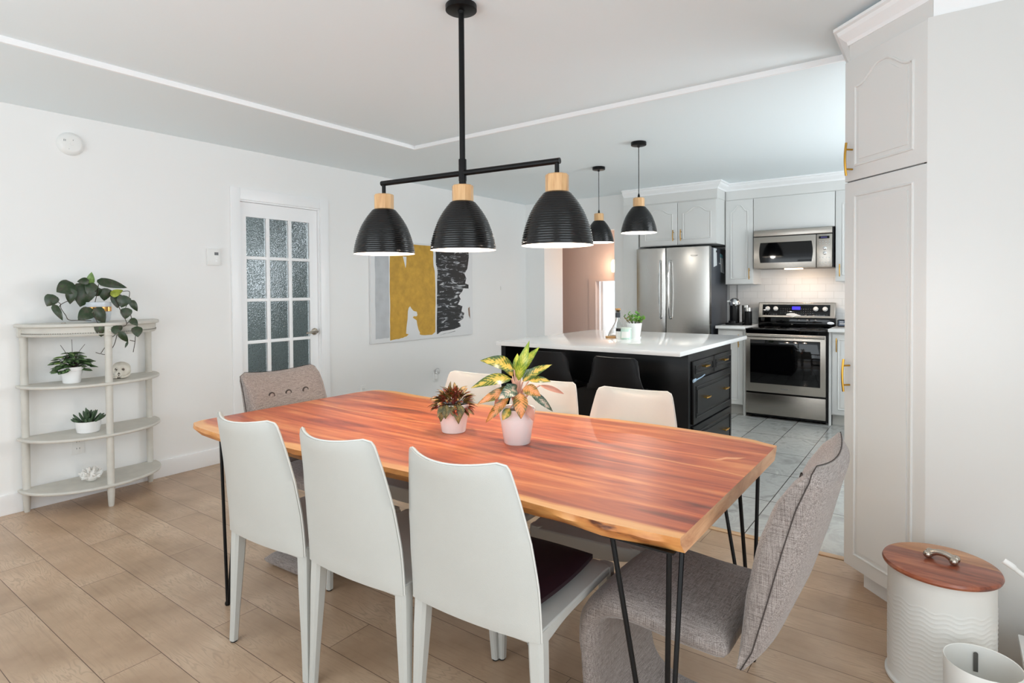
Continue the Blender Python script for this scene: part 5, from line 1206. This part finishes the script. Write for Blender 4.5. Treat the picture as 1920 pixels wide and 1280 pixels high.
bm = bm_new(); lathe(bm, [(0, .002), (.075, .002), (.082, .012), (.078, .03), (.05, .075), (.024, .125), (.0165, .15), (.0165, .205), (.022, .218), (.0205, .218), (.0145, .205), (.0145, .15), (.022, .125), (.048, .075), (.074, .03), (.077, .013), (.07, .006), (0, .006)], cc, 40); obj('body', bm, GLASS, t, smooth=60)
obj('collar', Lt([(.0172, .158), (.0195, .16), (.0195, .195), (.0172, .197)], cc, 24), mat('charcoal_band', (58, 62, 68), .4), t)
obj('stopper', Lt([(0, .2), (.0135, .2), (.0145, .217), (.021, .22), (.022, .232), (0, .234)], cc, 24), CORK, t)
single('wooden_coaster', Lt([(0, 0), (.04, 0), (.042, .003), (.042, .012), (.04, .014), (0, .014)], (-2.135, 4.24, pz), 30), CORK, 'small round brown coaster in front of the decanter', 'coaster')
t = thing('supplement_jar', 'small white labelled jar with a black lid on the island', 'jar', (-2.065, 4.255, pz))
bm = bm_new(); lathe(bm, [(0, 0), (.028, 0), (.03, .004), (.03, .055), (0, .058)], (-2.065, 4.255, pz), 28); obj('body', bm, WPLAS, t)
bm = bm_new(); lathe(bm, [(0, .056), (.028, .056), (.028, .075), (.026, .077), (0, .077)], (-2.065, 4.255, pz), 28); obj('lid', bm, BPLAS, t, 'black screw lid')
t = thing('candle_jar', 'mint green glass candle jar with a pale label on the island', 'candle', (-1.985, 4.205, pz))
bm = bm_new(); lathe(bm, [(0, 0), (.039, 0), (.042, .004), (.042, .072), (.039, .078), (0, .078)], (-1.985, 4.205, pz), 32); obj('jar', bm, MINT, t)
bm = bm_new(); lathe(bm, [(0, .078), (.041, .078), (.0415, .088), (.038, .09), (0, .09)], (-1.985, 4.205, pz), 32); obj('lid', bm, mat('mint_lid', (206, 220, 208), .4), t)
bm = bm_new(); ang0 = math.atan2(-4.2, 1.98)
pts = [(-1.985+.0425*math.cos(ang0+a), 4.205+.0425*math.sin(ang0+a)) for a in [-1.0+1.6*k/10 for k in range(11)]]
for (xa, ya_), (xb, yb_) in zip(pts, pts[1:]):
    vs = [bm.verts.new(p) for p in ((xa, ya_, pz+.012), (xb, yb_, pz+.012), (xb, yb_, pz+.06), (xa, ya_, pz+.06))]; bm.faces.new(vs)
obj('label', bm, LABELW, t)
# ------------------------------------------------------------------ bar stools
def bar_stool():
    t = thing('bar_stool', '-', 'stool')
    def sh(u, v, s):
        k = 2*u-1
        # path: back top -> down -> seat front
        path = [(-.200, .875), (-.192, .80), (-.182, .72), (-.165, .655), (-.12, .625), (-.04, .615), (.06, .615), (.14, .618), (.17, .61)]
        f = v*8; i = min(7, int(f)); g = f-i
        y = path[i][0]+(path[i+1][0]-path[i][0])*g; z = path[i][1]+(path[i+1][1]-path[i][1])*g
        hw = lerp([(0, .155), (.2, .17), (.38, .205), (.5, .215), (.9, .2), (1, .18)], v)
        dy = .045*k*k*max(0, 1-v/.5); z2 = .05*k*k*math.exp(-((v-.52)/.2)**2)
        if v < .06: z -= .02*max(0, (abs(k)-.8)/.2)**2
        th = .013*(1-abs(k)**8*.7)
        if v < .4: return Vector((k*hw, y+dy+s*th, z))
        return Vector((k*hw, y+dy*.5+s*th*.3, z+z2+s*th))
    bm = bm_new(); slab(bm, lambda u, v: sh(u, v, 1), lambda u, v: sh(u, v, -1), 14, 26); obj('shell_seat', bm, BLEATH, t, smooth=60)
    for sx in (-1, 1):
        for sy in (-1, 1): obj('leg', Tb([(sx*.12, sy*.1+.02, .605), (sx*.20, sy*.17+.01, .0)], [.011, .008], 10), BRASS, t, 'brass leg')
    bm = bm_new(); q = [(-.173, -.145, .2), (.173, -.145, .2), (.173, .155, .2), (-.173, .155, .2)]
    for a, b in zip(q, q[1:]+q[:1]): tube(bm, [a, b], .006, 8)
    obj('footrest', bm, BRASS, t); obj('seat_plate', B(-.13, .13, -.09, .13, .595, .607), BLACKM, t)
    return t
s0 = bar_stool(); s0.location = (-1.70, 3.585, 0); s0.rotation_euler = (0, 0, .02)
s0['label'] = 'black leather bar stool with brass legs, nearer the island drawers'; s0['group'] = 'bar stools at the island'
dup(s0, (-2.255, 3.66, 0), .02, 'black leather bar stool with brass legs, behind the variegated plant', 'bar stools at the island')
# ------------------------------------------------------------------ right foreground
bc = (0.0, 2.38, 0)
t = thing('pet_food_bin', 'round cream metal bin embossed with waves, under a wooden lid, by the pantry', 'bin', bc)
def waves(a, z):
    if not (.05 < z < .30): return 0
    row = z/.0145; return .010*max(0, math.sin(2*PI*(row+.32*math.sin(a*14+int(row) % 2*0))))**4
prof = [(0, 0), (.149, 0), (.154, .004), (.154, .012), (.148, .016)]+[(.147, .016+.345*k/140) for k in range(1, 141)]+[(.148, .372), (.148, .382), (0, .382)]
obj('drum', Lt(prof, bc, 150, waves), GALV, t, smooth=50)
bm = Lt([(0, .382), (.152, .382), (.161, .386), (.1635, .393), (.160, .400), (.15, .403), (0, .403)], bc, 64)
bmesh.ops.bisect_plane(bm, geom=bm.verts[:]+bm.edges[:]+bm.faces[:], plane_co=(bc[0], bc[1]+.045, 0), plane_no=(.12, 1, 0))
for f in bm.faces:
    if (f.calc_center_median()-Vector((bc[0], bc[1]+.045, 0))).dot(Vector((.12, 1, 0))) > 0: f.material_index = 1
obj('lid', bm, [LIDW, LIDW2], t, 'reddish wooden lid')
bm = bm_new(); hc = Vector((.003, 2.392, .4035))
def P3(x, y, z): return Vector((x, y, z))
tube(bm, spline([P3(-.032, 0, .024), P3(-.015, 0, .032), P3(0, 0, .034), P3(.015, 0, .032), P3(.032, 0, .024)], 5), [.013, .012, .011, .0105, .0102, .010]+[.010]*9+[.0102, .0105, .011, .012, .013, .013], 14)
for sx in (-1, 1):
    for sy in (-1, 1): bmesh.ops.create_uvsphere(bm, u_segments=16, v_segments=12, radius=.0125, matrix=TM((sx*.036, sy*.0125, .0225)))
obj('bone_handle', bm, NICKEL, t, 'nickel dog-bone shaped handle', M=TM(hc-Vector((0, 0, .0085))) @ Matrix.Rotation(-.25, 4, 'Z'), smooth=60)
wc = (.098, 2.10, 0)
t = thing('waste_bin', 'small open white cylindrical bin in front of the cream drum', 'bin', wc)
obj('body', Lt([(0, 0), (.085, 0), (.087, .004), (.0915, .25), (.0905, .2515), (.0885, .25), (.084, .006), (0, .006)], wc, 56), GALV, t, smooth=40)
bm = bm_new(); a0 = 1.72
for f in (0,):
    c0_ = Vector((wc[0]+.087*math.cos(a0), wc[1]+.087*math.sin(a0), 0)); tx = Vector((-math.sin(a0), math.cos(a0), 0)); nn = Vector((-math.cos(a0), -math.sin(a0), 0))
    pts = [(-.0055, .175), (.0055, .175)]+[(.0055*math.cos(b), .228+.0055*math.sin(b)) for b in [PI*k/8 for k in range(9)]]
    prism(bm, [c0_+tx*x+Vector((0, 0, z))+nn*.0025 for x, z in pts], nn*.0012)
obj('hand_slot', bm, mat('slot_grey', (92, 90, 86), .6), t, smooth=0)
t = thing('storage_box', 'low white storage box at the right edge behind the small bin', 'box', (.36, 2.42, 0))
obj('body', B(.215, .52, 2.28, 2.50, 0, .15, bev=.004), GALV, t); obj('lid', B(.205, .53, 2.27, 2.51, .15, .172, bev=.004), WPLAS, t)
t = thing('plastic_scoop', 'white plastic scoop standing on the storage box with its handle reaching left', 'scoop', (.36, 2.42, .172))
obj('handle', Tb(spline([(.158, 2.36, .458), (.178, 2.36, .446), (.2, 2.37, .425), (.24, 2.38, .40), (.29, 2.39, .385), (.33, 2.4, .37)], 5), [.0085]+[.0095]*6+[.007]*8+[.008]*11, 12, flat=.75), WPLAS, t)
bm = bm_new(); lathe(bm, [(0, .172), (.045, .172), (.05, .19), (.052, .36), (.049, .36), (.045, .19), (0, .178)], (.375, 2.405, 0), 30); obj('scoop_cup', bm, WPLAS, t)
# hall lamp
t = thing('hall_sconce', 'small glowing wall lamp in the hall beyond the opening', 'wall lamp', (-3.72, 7.6, 1.6))
bm = bm_new(); lathe(bm, [(0, 1.55), (.035, 1.555), (.045, 1.62), (.04, 1.70), (.02, 1.73), (0, 1.73)], (-3.735, 7.53, 0), 20); obj('globe', bm, mat('lit_globe', (255, 226, 190), .4, emit=3), t)
obj('wall_plate', B(-3.76, -3.71, 7.575, 7.6, 1.6, 1.68, bev=.004), NICKEL, t); obj('arm', Tb([(-3.735, 7.58, 1.64), (-3.735, 7.55, 1.64)], .01, 8), NICKEL, t)
point('hall_sconce_light', (-3.735, 7.44, 1.64), 3, (1, .72, .52), .05)
